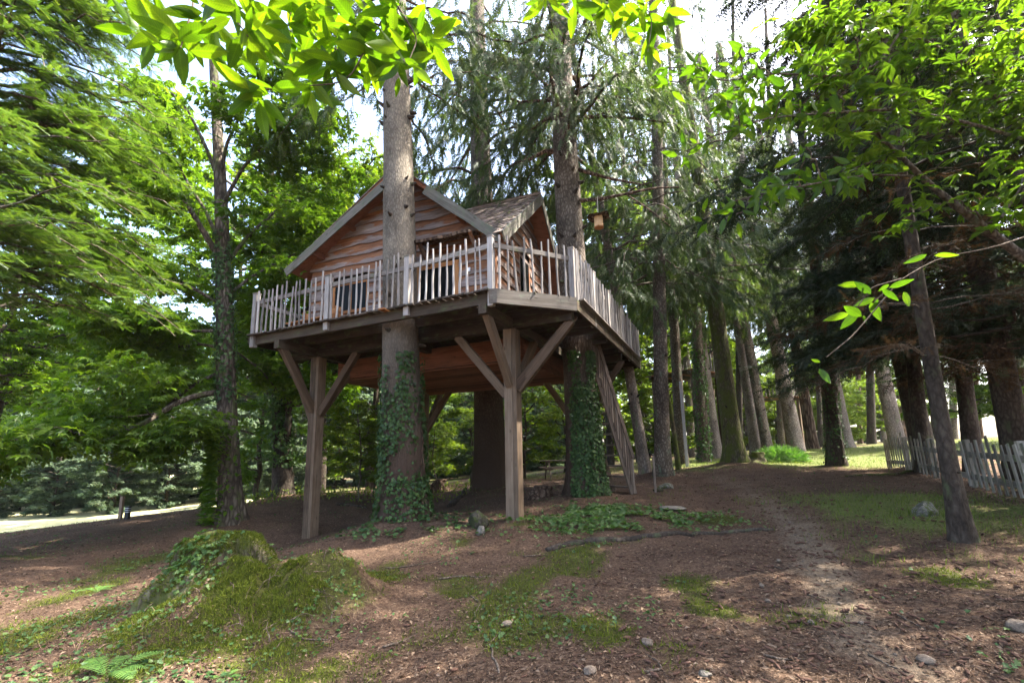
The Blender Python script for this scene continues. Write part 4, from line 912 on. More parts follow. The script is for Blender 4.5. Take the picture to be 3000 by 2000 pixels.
for (px, Y, cr, s, m), lab in zip(BK, BKL):
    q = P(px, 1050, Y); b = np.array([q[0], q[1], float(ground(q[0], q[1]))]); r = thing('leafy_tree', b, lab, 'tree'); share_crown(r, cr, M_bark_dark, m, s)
SP = [((822, 1140), 15.5, 1.0, 'yellow-green sapling with a thin stem, left of the first ivy trunk'), ((862, 1138), 16.5, .9, 'slim sapling close to the left side of the first ivy trunk'), ((770, 1142), 18, .8, 'small sapling between the front left post and the saplings'), ((1000, 1120), 19.5, .8, 'sapling behind the small stump')]
for bp, Y, s, lab in SP:
    b = P(*bp, Y); b[2] = float(ground(b[0], b[1])); r = thing('sapling', b, lab, 'sapling'); share_crown(r, BR_S, M_bark_chest, M_blite, s)
# hedge of trees along the far side of the field
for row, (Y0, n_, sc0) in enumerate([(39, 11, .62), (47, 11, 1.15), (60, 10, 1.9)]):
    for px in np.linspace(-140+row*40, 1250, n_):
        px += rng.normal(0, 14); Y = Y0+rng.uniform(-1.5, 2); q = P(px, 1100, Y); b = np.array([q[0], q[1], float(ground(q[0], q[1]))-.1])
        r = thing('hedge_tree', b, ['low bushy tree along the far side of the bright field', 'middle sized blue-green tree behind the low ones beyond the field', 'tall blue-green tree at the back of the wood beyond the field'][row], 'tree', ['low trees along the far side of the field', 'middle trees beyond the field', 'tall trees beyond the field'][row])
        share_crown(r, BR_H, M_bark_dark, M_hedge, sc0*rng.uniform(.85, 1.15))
# ---- the left fir whose sprays hang into the picture
fb = np.array([-6.9, 5.2, float(ground(-6.9, 5.2))]); t_f = thing('fir_tree', fb, 'fir at the left edge with flat bright green sprays', 'tree')
me, cf, rf = trunk_mesh('trunk', fb, fb+np.array([.1, 0, 13]), .22, .05, .3, .4, k=14); obj('trunk', me, M_bark_mid, t_f, WM[t_f.name])
Wf = Acc(); Gf = Acc(); ps = []; ds = []; up_ = []
for z in np.linspace(3.9, 8.8, 70):
    h = rng.uniform(.75, 2.2); L = rng.uniform(1.7, 2.75)*(1-.03*z)*1.05
    p = curve(fb*0+np.array([0, 0, z])+np.array([math.sin(h), math.cos(h), 0])*.1, h, L, rng.uniform(.05, .5), rng.uniform(.25, .6), 10, .14, rng.normal(0, .3)); Wf.tube(p, np.linspace(.026, .004, 10), 5)
    ns = int(L*6)
    for j in range(ns):
        t = .12+.88*(j+rng.random())/ns; q = np.array([np.interp(t, np.linspace(0, 1, 10), p[:, k]) for k in range(3)]); hh = h+(1 if j % 2 else -1)*rng.uniform(.6, 1.25); l2 = (.15+.6*(1-t)**.8)*rng.uniform(.6, 1.15)
        s = curve(q, hh, l2, rng.normal(.02, .15), .3, 5, .08); Wf.tube(s[::2], np.linspace(.004, .0015, 3), 3); m = max(5, int(l2*80)); tt = np.linspace(.05, 1, m)
        qq = np.stack([np.interp(tt, np.linspace(0, 1, 5), s[:, k]) for k in range(3)], -1); sg = np.where(np.arange(m) % 2, 1, -1)*rng.uniform(.5, 1, m); sg[-1] = 0
        ha = hh+sg; ps.append(qq); ds.append(np.stack([np.sin(ha), np.cos(ha), rng.normal(-.3, .3, m)], -1))
ps = np.concatenate(ps); ds = np.concatenate(ds); n = len(ps); X, Y, Z = frames(ds, rng.normal(0, .22, (n, 3))*1.8+np.array([0, 0, 1.])); Gf.inst(TSH, ps, X, Y, Z, rng.uniform(.085, .165, n), np.clip(rng.normal(.45, .22, n), 0, 1))
print('fir shoots', n)
add_crown(t_f, Wf, Gf, M_bark_mid, M_fir)
# ---- unseen spruces, added and sized to shade the foreground
SH = [(11.8, 3.7, 15.5), (9.8, 7.6, 19), (14.6, 5.2, 12.5), (10, .5, 18), (8, -4.5, 18), (15, -1, 20), (4.5, -8, 18)]
for x, y, H in SH:
    b = np.array([x, y, float(ground(x, y))]); r = thing('spruce_tree', b, 'tall spruce of the same wood standing outside the picture', 'tree', 'spruces outside the picture')
    me, c, ra = trunk_mesh('trunk', b, b+np.array([0, 0, H]), .3, .06, .3, .4, k=10, n=14); obj('trunk', me, M_bark_mid, r, WM[r.name]); share_crown(r, CON_A, M_bark_mid, M_spr, H/20.)
# ================================================================== GROUND
def gaxis(lo, hi, lim, step, gr):
    a = list(np.arange(lo, hi+1e-6, step)); s = step
    while a[-1] < lim: s *= gr; a.append(a[-1]+s)
    s = step; b = [lo]
    while b[-1] > -lim: s *= gr; b.append(b[-1]-s)
    return np.array(sorted(set(a+b[1:])))
gx = gaxis(-7, 8, 420, .085, 1.07); gy = gaxis(2.6, 15, 420, .085, 1.06)
GX, GY = np.meshgrid(gx, gy); GZ = ground(GX, GY)
nx, ny = len(gx), len(gy); ii = np.arange(ny-1)[:, None]*nx+np.arange(nx-1)[None]
GF = np.stack([ii, ii+1, ii+nx+1, ii+nx], -1).reshape(-1, 4)
gm = mesh_np('ground', np.stack([GX, GY, GZ], -1).reshape(-1, 3), GF, smooth=True)
def sseg(x, y, pl):
    """distance to a polyline"""
    d = np.full(np.shape(x), 1e9)
    for (a, b) in zip(pl[:-1], pl[1:]):
        a = np.asarray(a)[:2]; b = np.asarray(b)[:2]; ab = b-a; t = np.clip(((x-a[0])*ab[0]+(y-a[1])*ab[1])/(ab@ab), 0, 1)
        d = np.minimum(d, np.hypot(x-a[0]-t*ab[0], y-a[1]-t*ab[1]))
    return d
PATH = [onground(*q) for q in [(2100, 1560), (1990, 1480), (1925, 1400), (1895, 1330), (1870, 1260), (1800, 1190), (1730, 1130), (1650, 1095)]]
MOSSP = [onground(*q)[:2] for q in [(1070, 1340), (1190, 1345), (1590, 1345), (1350, 1430), (1640, 1400), (780, 1540), (170, 1370), (300, 1290), (120, 1440), (330, 1420), (1230, 1310), (2180, 1330), (1640, 1190), (560, 1460), (640, 1500), (420, 1500)]]
MOSSR = [.5, .3, .3, .35, .3, .3, .5, .55, .5, .4, .35, .3, .4, .5, .4, .45]
def masks(x, y):
    nz = fbm(x*1.1+30, y*1.1+7); n2 = fbm(x*3+3, y*3+60)
    path = np.clip(1.35-sseg(x, y, PATH)/(.5+.6*np.clip((y-3)/12, 0, 1))-(1.0*n2), 0, 1)*np.clip(1.5-y/13, .25, 1)
    moss = np.zeros(np.shape(x))
    for (mx, my), r in zip(MOSSP, MOSSR): moss = np.maximum(moss, np.exp(-((x-mx)**2+((y-my)*.9)**2)/r**2))
    moss = np.clip(moss*1.25+(n2-.5)*2.4-.05, 0, 1)*np.clip(moss*4, 0, 1)
    moss = np.maximum(moss, np.clip((nz-.5)*5, 0, 1)*.75*(y < 10)*np.clip(1.3-x*.22, .2, 1))
    st = np.clip(np.hypot((x-STUMP[0]-.35)*.9, (y-STUMP[1]+.12)), 0, 9); moss = np.maximum(moss, np.clip(1.5-st/1.0+(n2-.5)*1.8, 0, 1)*.9)
    # grass on the right and in the clearing
    gc = P(1800, 1065, 19)[:2]; g2 = onground(2060, 1160)[:2]; g3 = P(2000, 1050, 27)[:2]
    grass = np.maximum(np.exp(-(((x-gc[0])/6)**2+((y-gc[1]-1)/3.4)**2)), np.exp(-(((x-g3[0])/12)**2+((y-g3[1])/7)**2)))
    g2m = np.exp(-(((x-g2[0])/2.0)**2+((y-g2[1])/2.6)**2))*1.0
    grass = np.clip(np.maximum(grass*1.7, g2m)+(nz-.55)*1.2, 0, 1)
    pxs = cx_+f_*x/np.maximum(y, .5)
    field = np.clip((y-15.5-np.clip((pxs-250)*.004, 0, 3))*.8, 0, 1)*np.clip((640-pxs)/60, 0, 1)
    back = np.clip((y-19)/3, 0, 1)*(1-field)
    grass = np.maximum(grass, back*.8*np.clip((nz-.3)*3, 0, 1))*(1-path)
    return path, moss, grass, field
pm, mm, gg, fl = masks(GX, GY)
at = gm.attributes.new('cover', 'FLOAT_COLOR', 'POINT'); at.data.foreach_set('color', np.stack([pm, mm, gg, fl], -1).astype(np.float32).ravel())
m, nt, out = newmat('forest_floor')
tc = N(nt, 'ShaderNodeTexCoord').outputs['Object']; a = attr(nt, 'cover'); sp = N(nt, 'ShaderNodeSeparateColor'); nt.links.new(a.outputs['Color'], sp.inputs[0])
n1 = noise(nt, tc, 26, 5, .7); n2 = noise(nt, tc, 1.7, 4); n3 = noise(nt, tc, 90, 3)
lit = ramp(nt, [(.3, (.035, .022, .015)), (.5, (.09, .060, .041)), (.68, (.165, .12, .086)), (.85, (.27, .215, .165))], n1)
lit = mixc(nt, lit, ramp(nt, [(.35, (.78, .70, .68)), (.65, (1.18, 1.1, 1.05))], n2), 1, 'MULTIPLY')
sand = ramp(nt, [(.3, (.10, .073, .05)), (.6, (.19, .143, .10)), (.8, (.27, .212, .155))], n1)
mo = ramp(nt, [(.3, (.035, .026, .014)), (.5, (.05, .052, .014)), (.62, (.07, .075, .016)), (.78, (.12, .088, .055))], n1)
gr = ramp(nt, [(.3, (.055, .07, .02)), (.7, (.15, .17, .05))], n1)
fi = ramp(nt, [(.3, (.3, .3, .13)), (.7, (.5, .47, .28))], n1)
thr = lambda s: ramp(nt, [(.25, (0, 0, 0)), (.7, (1, 1, 1))], math_(nt, 'ADD', s, math_(nt, 'MULTIPLY', math_(nt, 'SUBTRACT', n1, .5), .7)))
c = mixc(nt, lit, sand, thr(sp.outputs[0])); c = mixc(nt, c, mo, thr(sp.outputs[1])); c = mixc(nt, c, gr, thr(sp.outputs[2])); c = mixc(nt, c, fi, thr(a.outputs['Alpha']))
bsdf(nt, out, c, .95, .1, math_(nt, 'ADD', n1, math_(nt, 'MULTIPLY', n3, .4)), 1.0, .04)
GO = obj('ground', gm, m); tag(GO, 'brown needle and leaf strewn woodland floor with a sandy footpath', kind='structure')
# fern mound in the sunlit patch is built below as a plant of its own
# ---- scatter helpers: positions spread evenly over the picture, so they thin out with distance
def scatter(n, ylo=3.0, yhi=17, xr=1.25, pw=1.0):
    y = 1/np.sqrt(rng.uniform(1/yhi**2, 1/ylo**2, n)) if pw == 1 else np.exp(rng.uniform(math.log(ylo), math.log(yhi), n))
    x = rng.uniform(-xr, xr, n)*y; return x, y
def gnorm(x, y, e=.06):
    zx = (ground(x+e, y)-ground(x-e, y))/(2*e); zy = (ground(x, y+e)-ground(x, y-e))/(2*e); return norm(np.stack([-zx, -zy, np.ones_like(zx)], -1))
def flatset(g, T, x, y, size, lift, tilt, r, dz=0.):
    n = len(x); Nn = gnorm(x, y); D = rng.normal(0, 1, (n, 3)); D -= (D*Nn).sum(-1, keepdims=True)*Nn; D = norm(D)+Nn*rng.normal(lift, tilt, (n, 1)); X, Y, Z = frames(D, Nn+rng.normal(0, tilt, (n, 3)))
    pos = np.stack([x, y, ground(x, y)], -1)+Nn*dz; g.inst(T, pos, X, Y, Z, size, r)
def stuff(nm, g, mat, label):
    o = obj(nm, g.mesh(nm), mat); tag(o, label, kind='stuff'); return o
x, y = scatter(150000, 3, 22, pw=2); p_, mo_, gr_, fi_ = masks(x, y); k = (rng.random(len(x)) > .95*mo_+.6*gr_+.5*p_) & (fi_ < .2) & (y < 20); x, y = x[k], y[k]; n = len(x)
g = Acc(); flatset(g, T_simple(.55, .16), x, y, (.009+.042*rng.random(n)**4)*(1+.025*y), .12, .3, np.clip(rng.beta(1.6, 2.2, n), 0, 1), .006); stuff('leaf_litter', g, M_litter, 'dry brown leaves and needles strewn over the woodland floor')
x, y = scatter(40000, 3, 14, pw=2); p_, mo_, gr_, fi_ = masks(x, y); k = rng.random(len(x)) > .7*mo_; x, y = x[k], y[k]; n = len(x); g = Acc(); V = np.array([(-.035, 0, 0), (.035, 0, 0), (.03, 1, .03), (-.03, 1, .03)]); flatset(g, (V, np.array([(0, 1, 2, 3)])), x, y, rng.uniform(.02, .06, n), .02, .12, rng.beta(1.8, 1.8, n), .008); stuff('needle_straw', g, M_litter, 'fallen needles and straw on the woodland floor')
# moss tufts
x, y = scatter(150000, 3, 11, pw=2); p_, mo_, gr_, _ = masks(x, y); k = rng.random(len(x)) < mo_*1.1-.15; x, y = x[k], y[k]; n = len(x)
g = Acc(); Nn = np.zeros((n, 3)); D = rng.normal(0, .6, (n, 3))+np.array([0, 0, 1.]); X, Y, Z = frames(D, rng.normal(0, 1, (n, 3))); g.inst((np.array([(-.12, 0, 0), (.12, 0, 0), (0, 1, .1)]), np.array([(0, 1, 2)])), np.stack([x, y, ground(x, y)-.004+.03*np.clip((fbm(x*9, y*9)-.45)*4, 0, 1)*(fbm(x*9, y*9) > .45)], -1), X, Y, Z, rng.uniform(.02, .055, n), np.clip(rng.normal(.45, .25, n), 0, 1)); stuff('moss', g, M_moss, 'cushions of yellow-green moss on the woodland floor')
x = STUMP[0]+rng.normal(.3, .85, 80000); y = STUMP[1]+rng.normal(-.15, .6, 80000); _, mo_, _, _ = masks(x, y); k = (fbm(x*2.2+15, y*2.2+3) > .44) & (rng.random(len(x)) < mo_*1.2); x, y = x[k], y[k]; n = len(x); g = Acc(); D = rng.normal(0, .6, (n, 3))+UP; X, Y, Z = frames(D, rng.normal(0, 1, (n, 3))); g.inst((np.array([(-.14, 0, 0), (.14, 0, 0), (0, 1, .1)]), np.array([(0, 1, 2)])), np.stack([x, y, ground(x, y)-.004+.045*np.clip((fbm(x*6+3, y*6)-.42)*4, 0, 1)], -1), X, Y, Z, rng.uniform(.018, .045, n), np.clip(rng.normal(.45, .25, n), 0, 1)); stuff('moss', g, M_moss, 'thick moss cushions over the foreground mound')
# grass
x, y = scatter(120000, 4, 30, pw=2); p_, mo_, gr_, _ = masks(x, y); k = rng.random(len(x)) < gr_*.8; x, y = x[k], y[k]; n = len(x)
g = Acc(); D = rng.normal(0, .35, (n, 3))+np.array([0, 0, 1.]); X, Y, Z = frames(D, rng.normal(0, 1, (n, 3))); g.inst(TB, np.stack([x, y, ground(x, y)-.005], -1), X, Y, Z, rng.uniform(.04, .11, n)*(1+.03*y), rng.random(n)); stuff('grass', g, M_grass, 'short thin grass on the right hand slope and in the clearing')
# small green plants
x, y = scatter(30000, 3, 20, pw=2); p_, mo_, gr_, fi_ = masks(x, y); nz = fbm(x*.8+77, y*.8+12); k = (rng.random(len(x)) < np.clip((nz-.46)*4, 0, 1)*(x < 1.5+.1*y)*(1-p_)+np.clip((nz-.5)*2.2, 0, 1)*.5) & (fi_ < .2)
x, y = x[k], y[k]; n = len(x); g = Acc(); flatset(g, TIV, x, y, rng.uniform(.02, .05, n)*(1+.02*y), .25, .35, rng.random(n), .02); stuff('ground_cover', g, M_cover, 'small green seedlings and clover on the woodland floor')
# ivy spreading over the ground at the feet of the big trunks
def ivy_carpet(cx, cy, sx, sy, n, label, m=M_ivylt):
    x = cx+rng.normal(0, sx, n); y = cy+rng.normal(0, sy, n); k = fbm(x*1.6+11, y*1.6+5) > .42; x, y = x[k], y[k]; n = len(x)
    g = Acc(); flatset(g, TIV, x, y, rng.uniform(.05, .095, n), .25, .3, rng.random(n), .05); tag(obj('ground_ivy', g.mesh('ground_ivy'), m), label, kind='stuff')
q = onground(1410, 1195); ivy_carpet(q[0], q[1], 1.0, .55, 2600, 'ivy creeping over the ground right of the front post'); q = onground(930, 1205); ivy_carpet(q[0], q[1], .55, .35, 900, 'ivy creeping round the foot of the thick grey trunk', M_ivy)
q = onground(1360, 1168); ivy_carpet(q[0], q[1]-.2, .6, .35, 900, 'ivy round the foot of the trunk beside the stairs')
x, y = scatter(2600, 15, 18, .65); px = cx_+f_*x/y; k = (px > 540) & (px < 1080); x, y = x[k], y[k]; n = len(x); g = Acc(); D = rng.normal(0, .7, (n, 3))+np.array([0, 0, .8]); X, Y, Z = frames(D, rng.normal(0, .5, (n, 3))+np.array([0, 0, 1])); g.inst(TS, np.stack([x, y, ground(x, y)+rng.random(n)*.22], -1), X, Y, Z, rng.uniform(.08, .16, n), rng.random(n)); stuff('undergrowth', g, M_blite, 'low yellow-green undergrowth along the crest behind the posts')

# ================================================================== STUMP, ROCKS, LOGS, FERNS
sy = STUMP[1]+.42; S0 = np.array([(528-cx_)/1065*sy, sy, 0]); S0[2] = float(ground(S0[0], S0[1]))-.05
SH_ = P(528, 1228, sy)[2]-S0[2]                                    # its height
st = thing('tree_stump', S0, 'broad moss covered stump with ivy on top of the mound in the foreground', 'stump')
k_, nr_ = 64, 30; tz = np.linspace(0, 1, nr_); V = np.empty((nr_, k_, 3)); aa_ = np.arange(k_)*2*math.pi/k_
for i, t in enumerate(tz):
    z = np.interp(t, [0, .12, .3, .55, .75, .9, 1], [-1.3, -.15, .3, .68, .9, .98, .97])*SH_; r = np.interp(t, [0, .12, .3, .55, .75, .9, 1], [.90, .72, .56, .46, .37, .2, .01])
    ca, sa = np.cos(aa_), np.sin(aa_); q = vnoise(ca*2.2+7, sa*2.2+t*3+9)-.5; q2 = vnoise(ca*7+3, sa*7+t*9+4)-.5
    rr = r*(1+.42*q*(1-.4*t)+.16*q2+.14*np.cos(5*aa_+1)*(1-t)); V[i] = np.stack([rr*ca, rr*.85*sa, z+(.10*q+.06*q2)*(t > .3)+.05*np.cos(2*aa_+.5)*t], -1)
V[-1] = V[-1].mean(0); V = V.reshape(-1, 3); i = np.arange(nr_-1)[:, None]*k_; j = np.arange(k_)[None]; j2 = (j+1) % k_
body = obj('stump', mesh_np('stump', V, np.stack([i+j, i+j2, i+k_+j2, i+k_+j], -1).reshape(-1, 4), smooth=True), M_bark_moss, st, WM[st.name])
g = Acc(); n = 26000; fi = rng.integers(3*k_, (nr_-1)*k_, n); u_ = rng.random(n); a = fi//k_; b = fi % k_
pa = V[a*k_+b]; pb = V[(a+1)*k_+b]; pc = V[a*k_+(b+1) % k_]; w_ = rng.random(n); pos = pa+(pb-pa)*u_[:, None]+(pc-pa)*w_[:, None]; keep = vnoise(pos[:, 0]*5+20, pos[:, 1]*5+pos[:, 2]*5+20) > .3; pos = pos[keep]; n = len(pos)
D = norm(pos*np.array([1, 1, .6])+np.array([0, 0, .2]))+rng.normal(0, .5, (n, 3)); X, Y, Z = frames(D, rng.normal(0, 1, (n, 3))); g.inst((np.array([(-.14, 0, 0), (.14, 0, 0), (0, 1, .1)]), np.array([(0, 1, 2)])), pos-norm(pos)*.004, X, Y, Z, rng.uniform(.02, .05, n), np.clip(rng.normal(.4, .25, n), 0, 1))
o = obj('moss', g.mesh('moss'), M_moss, st, WM[st.name]); o['kind'] = 'stuff'
g = Acc(); n = 620; a = rng.normal(4.0, .75, n) % 6.283; t = rng.uniform(.2, .97, n); ri = np.clip((t*(nr_-1)).astype(int), 0, nr_-1); ki = (a/6.283*k_).astype(int) % k_; pos = V[ri*k_+ki]+np.stack([np.cos(a), np.sin(a), .6+0*a], -1)*.035
D = rng.normal(0, .6, (n, 3))+np.stack([np.cos(a), np.sin(a), -.5+0*a], -1); X, Y, Z = frames(D, rng.normal(0, .35, (n, 3))+np.stack([np.cos(a), np.sin(a), 1+0*a], -1)); g.inst(TIV, pos, X, Y, Z, rng.uniform(.03, .065, n), rng.random(n))
iv = thing('ivy', S0, 'ivy trailing over the top and left side of the mossy stump', 'ivy'); o = obj('foliage', g.mesh('foliage'), M_ivylt, iv, WM[iv.name]); o['kind'] = 'stuff'
def rock(px, py, w, h, label, mat, Y=None, seed=0, nm='rock', group=None, flat=1., sub=3):
    p = onground(px, py) if Y is None else P(px, py, Y); p[2] = float(ground(p[0], p[1])); rg = np.random.default_rng(seed+int(px))
    import bmesh
    bm = bmesh.new(); bmesh.ops.create_icosphere(bm, subdivisions=sub, radius=1.)
    pl = norm(rg.normal(0, 1, (9, 3))); off = rg.uniform(.62, .95, 9)
    for v in bm.verts:
        c = np.array(v.co)
        for q, o_ in zip(pl, off):
            d = c@q-o_
            if d > 0: c = c-q*d
        c = c*(1+.05*(rg.random()-.5)); v.co = c
    me = bpy.data.meshes.new(nm); bm.to_mesh(me); bm.free()
    if flat < 1 or sub > 3: 
        for pp in me.polygons: pp.use_smooth = True
    o = obj(nm, me, mat, None, Matrix.Translation(Vector(p+np.array([0, 0, h*.28]))) @ Matrix.Rotation(rg.uniform(0, 6), 4, 'Z') @ Matrix.Diagonal((w/2, w/2*.8, h/2*1.25, 1)))
    return tag(o, label, 'rock', group)
rock(2128, 1185, .36, .27, 'angular mossy grey rock on the grass left of the slim dark fir trunk', M_rockm, seed=2)
rock(1105, 1226, .26, .16, 'pale flat stone in front of the dark boulder, left of the front post', M_rock, seed=3)
rock(1098, 1208, .52, .36, 'dark mossy boulder between the thick trunk and the front post', M_rockd, seed=4)
rock(1488, 1478, .13, .05, 'pale flat stone lying alone in the middle foreground', M_rockp, seed=5)
rock(1165, 1435, .10, .05, 'small pale stone beside the crossed twigs in the foreground', M_rockp, seed=6)
rock(1355, 1545, .11, .05, 'tan stone at the bottom edge right of the twigs', M_rockp, seed=7)
rock(2128, 1522, .12, .06, 'tan stone at the bottom edge on the path', M_rockp, seed=8)
rock(1620, 1555, .10, .05, 'grey-brown stone at the bottom edge left of the path', M_rock, seed=9)
rock(2340, 1445, .2, .09, 'pale stone at the right edge of the foreground', M_rockp, seed=12)
rock(1530, 1108, .5, .16, 'low grey stone at the foot of the signpost stake', M_rockm, Y=13.2, seed=13)
rock(1512, 1128, .3, .1, 'small dark stone at the foot of the stake right of the stairs', M_rockd, seed=14)
rock(1545, 1168, .7, .07, 'flat embedded stone right of the ground ivy', M_rock, seed=15)
rg = np.random.default_rng(5)
for k in range(26):
    t = rg.random(); i = int(t*5); a, b = PATH[i], PATH[i+1]; q = a+(b-a)*rg.random(); x, y = q[0]+rg.normal(0, .35), q[1]+rg.normal(0, .2); pp = PX((x, y, ground(x, y)))
    s = rg.uniform(.03, .075); rock(pp[0], pp[1], s, s*.6, 'small pale pebble lying on the sandy footpath', M_rockp, seed=k+40, nm='pebble', group='pebbles on the footpath', sub=2)
def log(nm, pix, r0, r1, mat, label, cat='log', n=22, lift=.4, wob=.02, k=9):
    pts = np.array([onground(*q) for q in pix]); t = np.linspace(0, 1, len(pts)); tt = np.linspace(0, 1, n); p = np.stack([np.interp(tt, t, pts[:, q]) for q in range(3)], -1)
    p[:, :2] += rng.normal(0, wob, (n, 2)); p[:, 2] = ground(p[:, 0], p[:, 1])+np.linspace(r0, r1, n)*lift; r = np.linspace(r0, r1, n)*(1+rng.normal(0, .12, n)); r[0] *= .6; r[-1] *= .5
    V, F = tube(p, r, k); root = V.mean(0); a = len(V); V = np.r_[V, p[:1], p[-1:]]; m = (n-1)*k; T = np.array([(a, (q+1) % k, q) for q in range(k)]+[(a+1, m+q, m+(q+1) % k) for q in range(k)])
    o = obj(nm, mesh_np(nm, V-root, [T, F], smooth=True), mat, None, Matrix.Translation(Vector(root))); return tag(o, label, cat)
log('fallen_log', [(1262, 1262), (1330, 1250), (1420, 1243), (1500, 1232), (1600, 1229), (1690, 1221), (1775, 1218)], .07, .035, M_bark_dark, lift=.15, wob=.035, label='long mossy log half sunk in the ground in front of the ivy', n=34, k=10)
log('surface_root', [(2130, 1083), (2060, 1090), (1990, 1092), (1940, 1095)], .05, .03, M_bark_moss, 'long bare root on the ground left of the fence end', 'root')
log('fallen_branch', [(1030, 1165), (1062, 1140), (1075, 1118)], .09, .05, M_bark_dark, 'dark broken branch leaning at the foot of the middle trunk', 'branch')
log('fallen_branch', [(770, 1162), (820, 1163), (845, 1168)], .06, .04, M_bark_dark, 'dark log piece lying on the crest left of the thick trunk', 'branch')
STK = [([(1105, 1452), (1090, 1420), (1095, 1400), (1108, 1385)], 'curved twig in the centre foreground, upper left half of a crossed pair'), ([(1148, 1548), (1132, 1510), (1125, 1480), (1150, 1448)], 'bent twig in the centre foreground, lower right half of a crossed pair'),
       ([(885, 1305), (950, 1300), (1010, 1290)], 'long thin stick on bare needles right of the mound'), ([(1005, 1332), (1080, 1325), (1140, 1322)], 'thin stick along the upper edge of the round moss patch'), ([(1200, 1278), (1260, 1275)], 'short pale stick left end of the mossy log'),
       ([(1480, 1545), (1520, 1540), (1515, 1525), (1480, 1500)], 'fine angled twig in the foreground left of the path'), ([(2055, 1410), (2090, 1430), (2130, 1450)], 'thin green-grey stick right of the sandy path'), ([(1755, 1508), (1800, 1518), (1855, 1515)], 'dark stick in the foreground left of the sandy path'),
       ([(1995, 1505), (2030, 1525), (2065, 1540)], 'short stick on the sandy path at the bottom'), ([(880, 1490), (920, 1478), (960, 1455)], 'twig rising from the right foot of the mound'), ([(665, 1450), (700, 1470), (745, 1475), (775, 1455)], 'forked root twig curling out of the front of the mound'),
       ([(760, 1440), (765, 1410), (755, 1395)], 'broken grey root sticking up on the front of the mound'), ([(1100, 1385), (1075, 1362)], 'short twig below the round moss patch'), ([(1770, 1300), (1800, 1308)], 'short pale stick left of the path in the middle distance'), ([(1850, 1365), (1900, 1380)], 'stick on the brown needles beside the path')]
for pix, lab in STK: log('stick', pix, rng.uniform(.009, .014), .005, M_stick, lab, 'stick', 14, 1.2, .006, 6)
# ferns
def fern(px, py, size, label, nf=5, a0=0, spread=6.28, pitch=.9):
    b = onground(px, py); r = thing('fern', b, label, 'fern')
    for k in range(nf):
        h = a0+(k/(max(1, nf-1))-.5)*spread+rng.normal(0, .12); L = size*rng.uniform(.75, 1.1); n = 17; p = curve(np.zeros(3), h, L*.8, pitch, pitch*.75, n, .03); g = Acc(); g.tube(p, np.linspace(.003, .001, n), 3)
        T = norm(np.gradient(p, axis=0)); sd = np.array([math.cos(h), -math.sin(h), 0])
        for i in range(2, n):
            w = L*.26*math.sin(math.pi*min(1, (1-(i-1)/n)*.62+.33))*(1-(i/n)**3*.85)
            for s in (-1, 1):
                d = sd*s+T[i]*.45+np.array([0, 0, -.12]); d = norm(d); nv = norm(np.cross(T[i], sd)); X, Y, Z = frames(d[None], nv[None])
                m = 5
                Vp = [(-.10, 0, 0)]; 
                Vp = np.array([(0, 0, 0), (-.13, .12, 0), (-.07, .3, 0), (-.12, .38, 0), (-.05, .58, 0), (-.08, .64, 0), (0, 1, 0), (.08, .64, 0), (.05, .58, 0), (.12, .38, 0), (.07, .3, 0), (.13, .12, 0)])
                g.inst((Vp, np.array([(0, q, q+1) for q in range(1, 11)])), p[i][None], X, Y, Z, w, np.array([rng.random()]))
        o = obj('frond', g.mesh('frond'), M_fern, r, WM[r.name])
    return r
fern(245, 1556, .40, 'green fern at the bottom left corner area in front of the mound', 6, .2, 3.4, .8); fern(222, 1360, .26, 'pale green fern in the left foreground half way to the field', 5, .1, 3.2, .8); fern(285, 1308, .24, 'small fern spreading flat beyond the pale green fern', 5, .2, 3.6, .4); fern(515, 1562, .17, 'tiny fern at the bottom edge below the mound', 4, 0, 3.2); fern(172, 1362, .14, 'tiny fern just left of the pale green fern', 3, 0, 2.4)
# fern mound in the sunlit patch
q = P(1792, 1068, 20.5); q[2] = float(ground(q[0], q[1])); fm = thing('fern_mound', q, 'round mound of pale ferns glowing in the sunlit patch', 'fern'); g = Acc(); n = 2600; d = norm(rng.normal(0, 1, (n, 3))); d[:, 2] = abs(d[:, 2]); pos = d*np.array([1.0, .8, .5])*rng.uniform(.8, 1.05, (n, 1)); X, Y, Z = frames(d+rng.normal(0, .6, (n, 3))-np.array([0, 0, .3]), d+np.array([0, 0, .5])); g.inst(TSP, pos, X, Y, Z, rng.uniform(.2, .4, n), rng.random(n)); o = obj('foliage', g.mesh('foliage'), M_fern, fm, WM[fm.name]); o['kind'] = 'stuff'
def stump(px, py, Y, r, h, label, mat):
    b = P(px, py, Y); b[2] = float(ground(b[0], b[1])); me, c, ra = trunk_mesh('tree_stump', b, b+np.array([.04, 0, h]), r, r*.85, .5, .15, k=18, n=14, rough=.08); a = len(me.vertices)
    V = np.empty(a*3, np.float32); me.vertices.foreach_get('co', V); V = V.reshape(-1, 3); top = V[-18:]; g = Acc(); 
    F = np.array([[p.vertices[q] for q in range(4)] for p in me.polygons]); V2 = np.r_[V, top.mean(0)[None]+np.array([[0, 0, -.03]])]; T = np.array([(a, a-18+q, a-18+(q+1) % 18) for q in range(18)])
    return tag(obj('tree_stump', mesh_np('tree_stump', V2, [T, F], smooth=True), mat, None, Matrix.Translation(Vector(b))), label, 'stump')
stump(1006, 1125, 17.5, .24, .42, 'small brown stump between the thick trunk and the middle trunk', M_bark_brown); stump(1242, 1180, 12.5, .26, .33, 'dark rotten stump between the front post and the ivy trunk', M_bark_brown); stump(1738, 1062, 20, .3, .45, 'mossy old stump left of the fern mound', M_bark_moss)
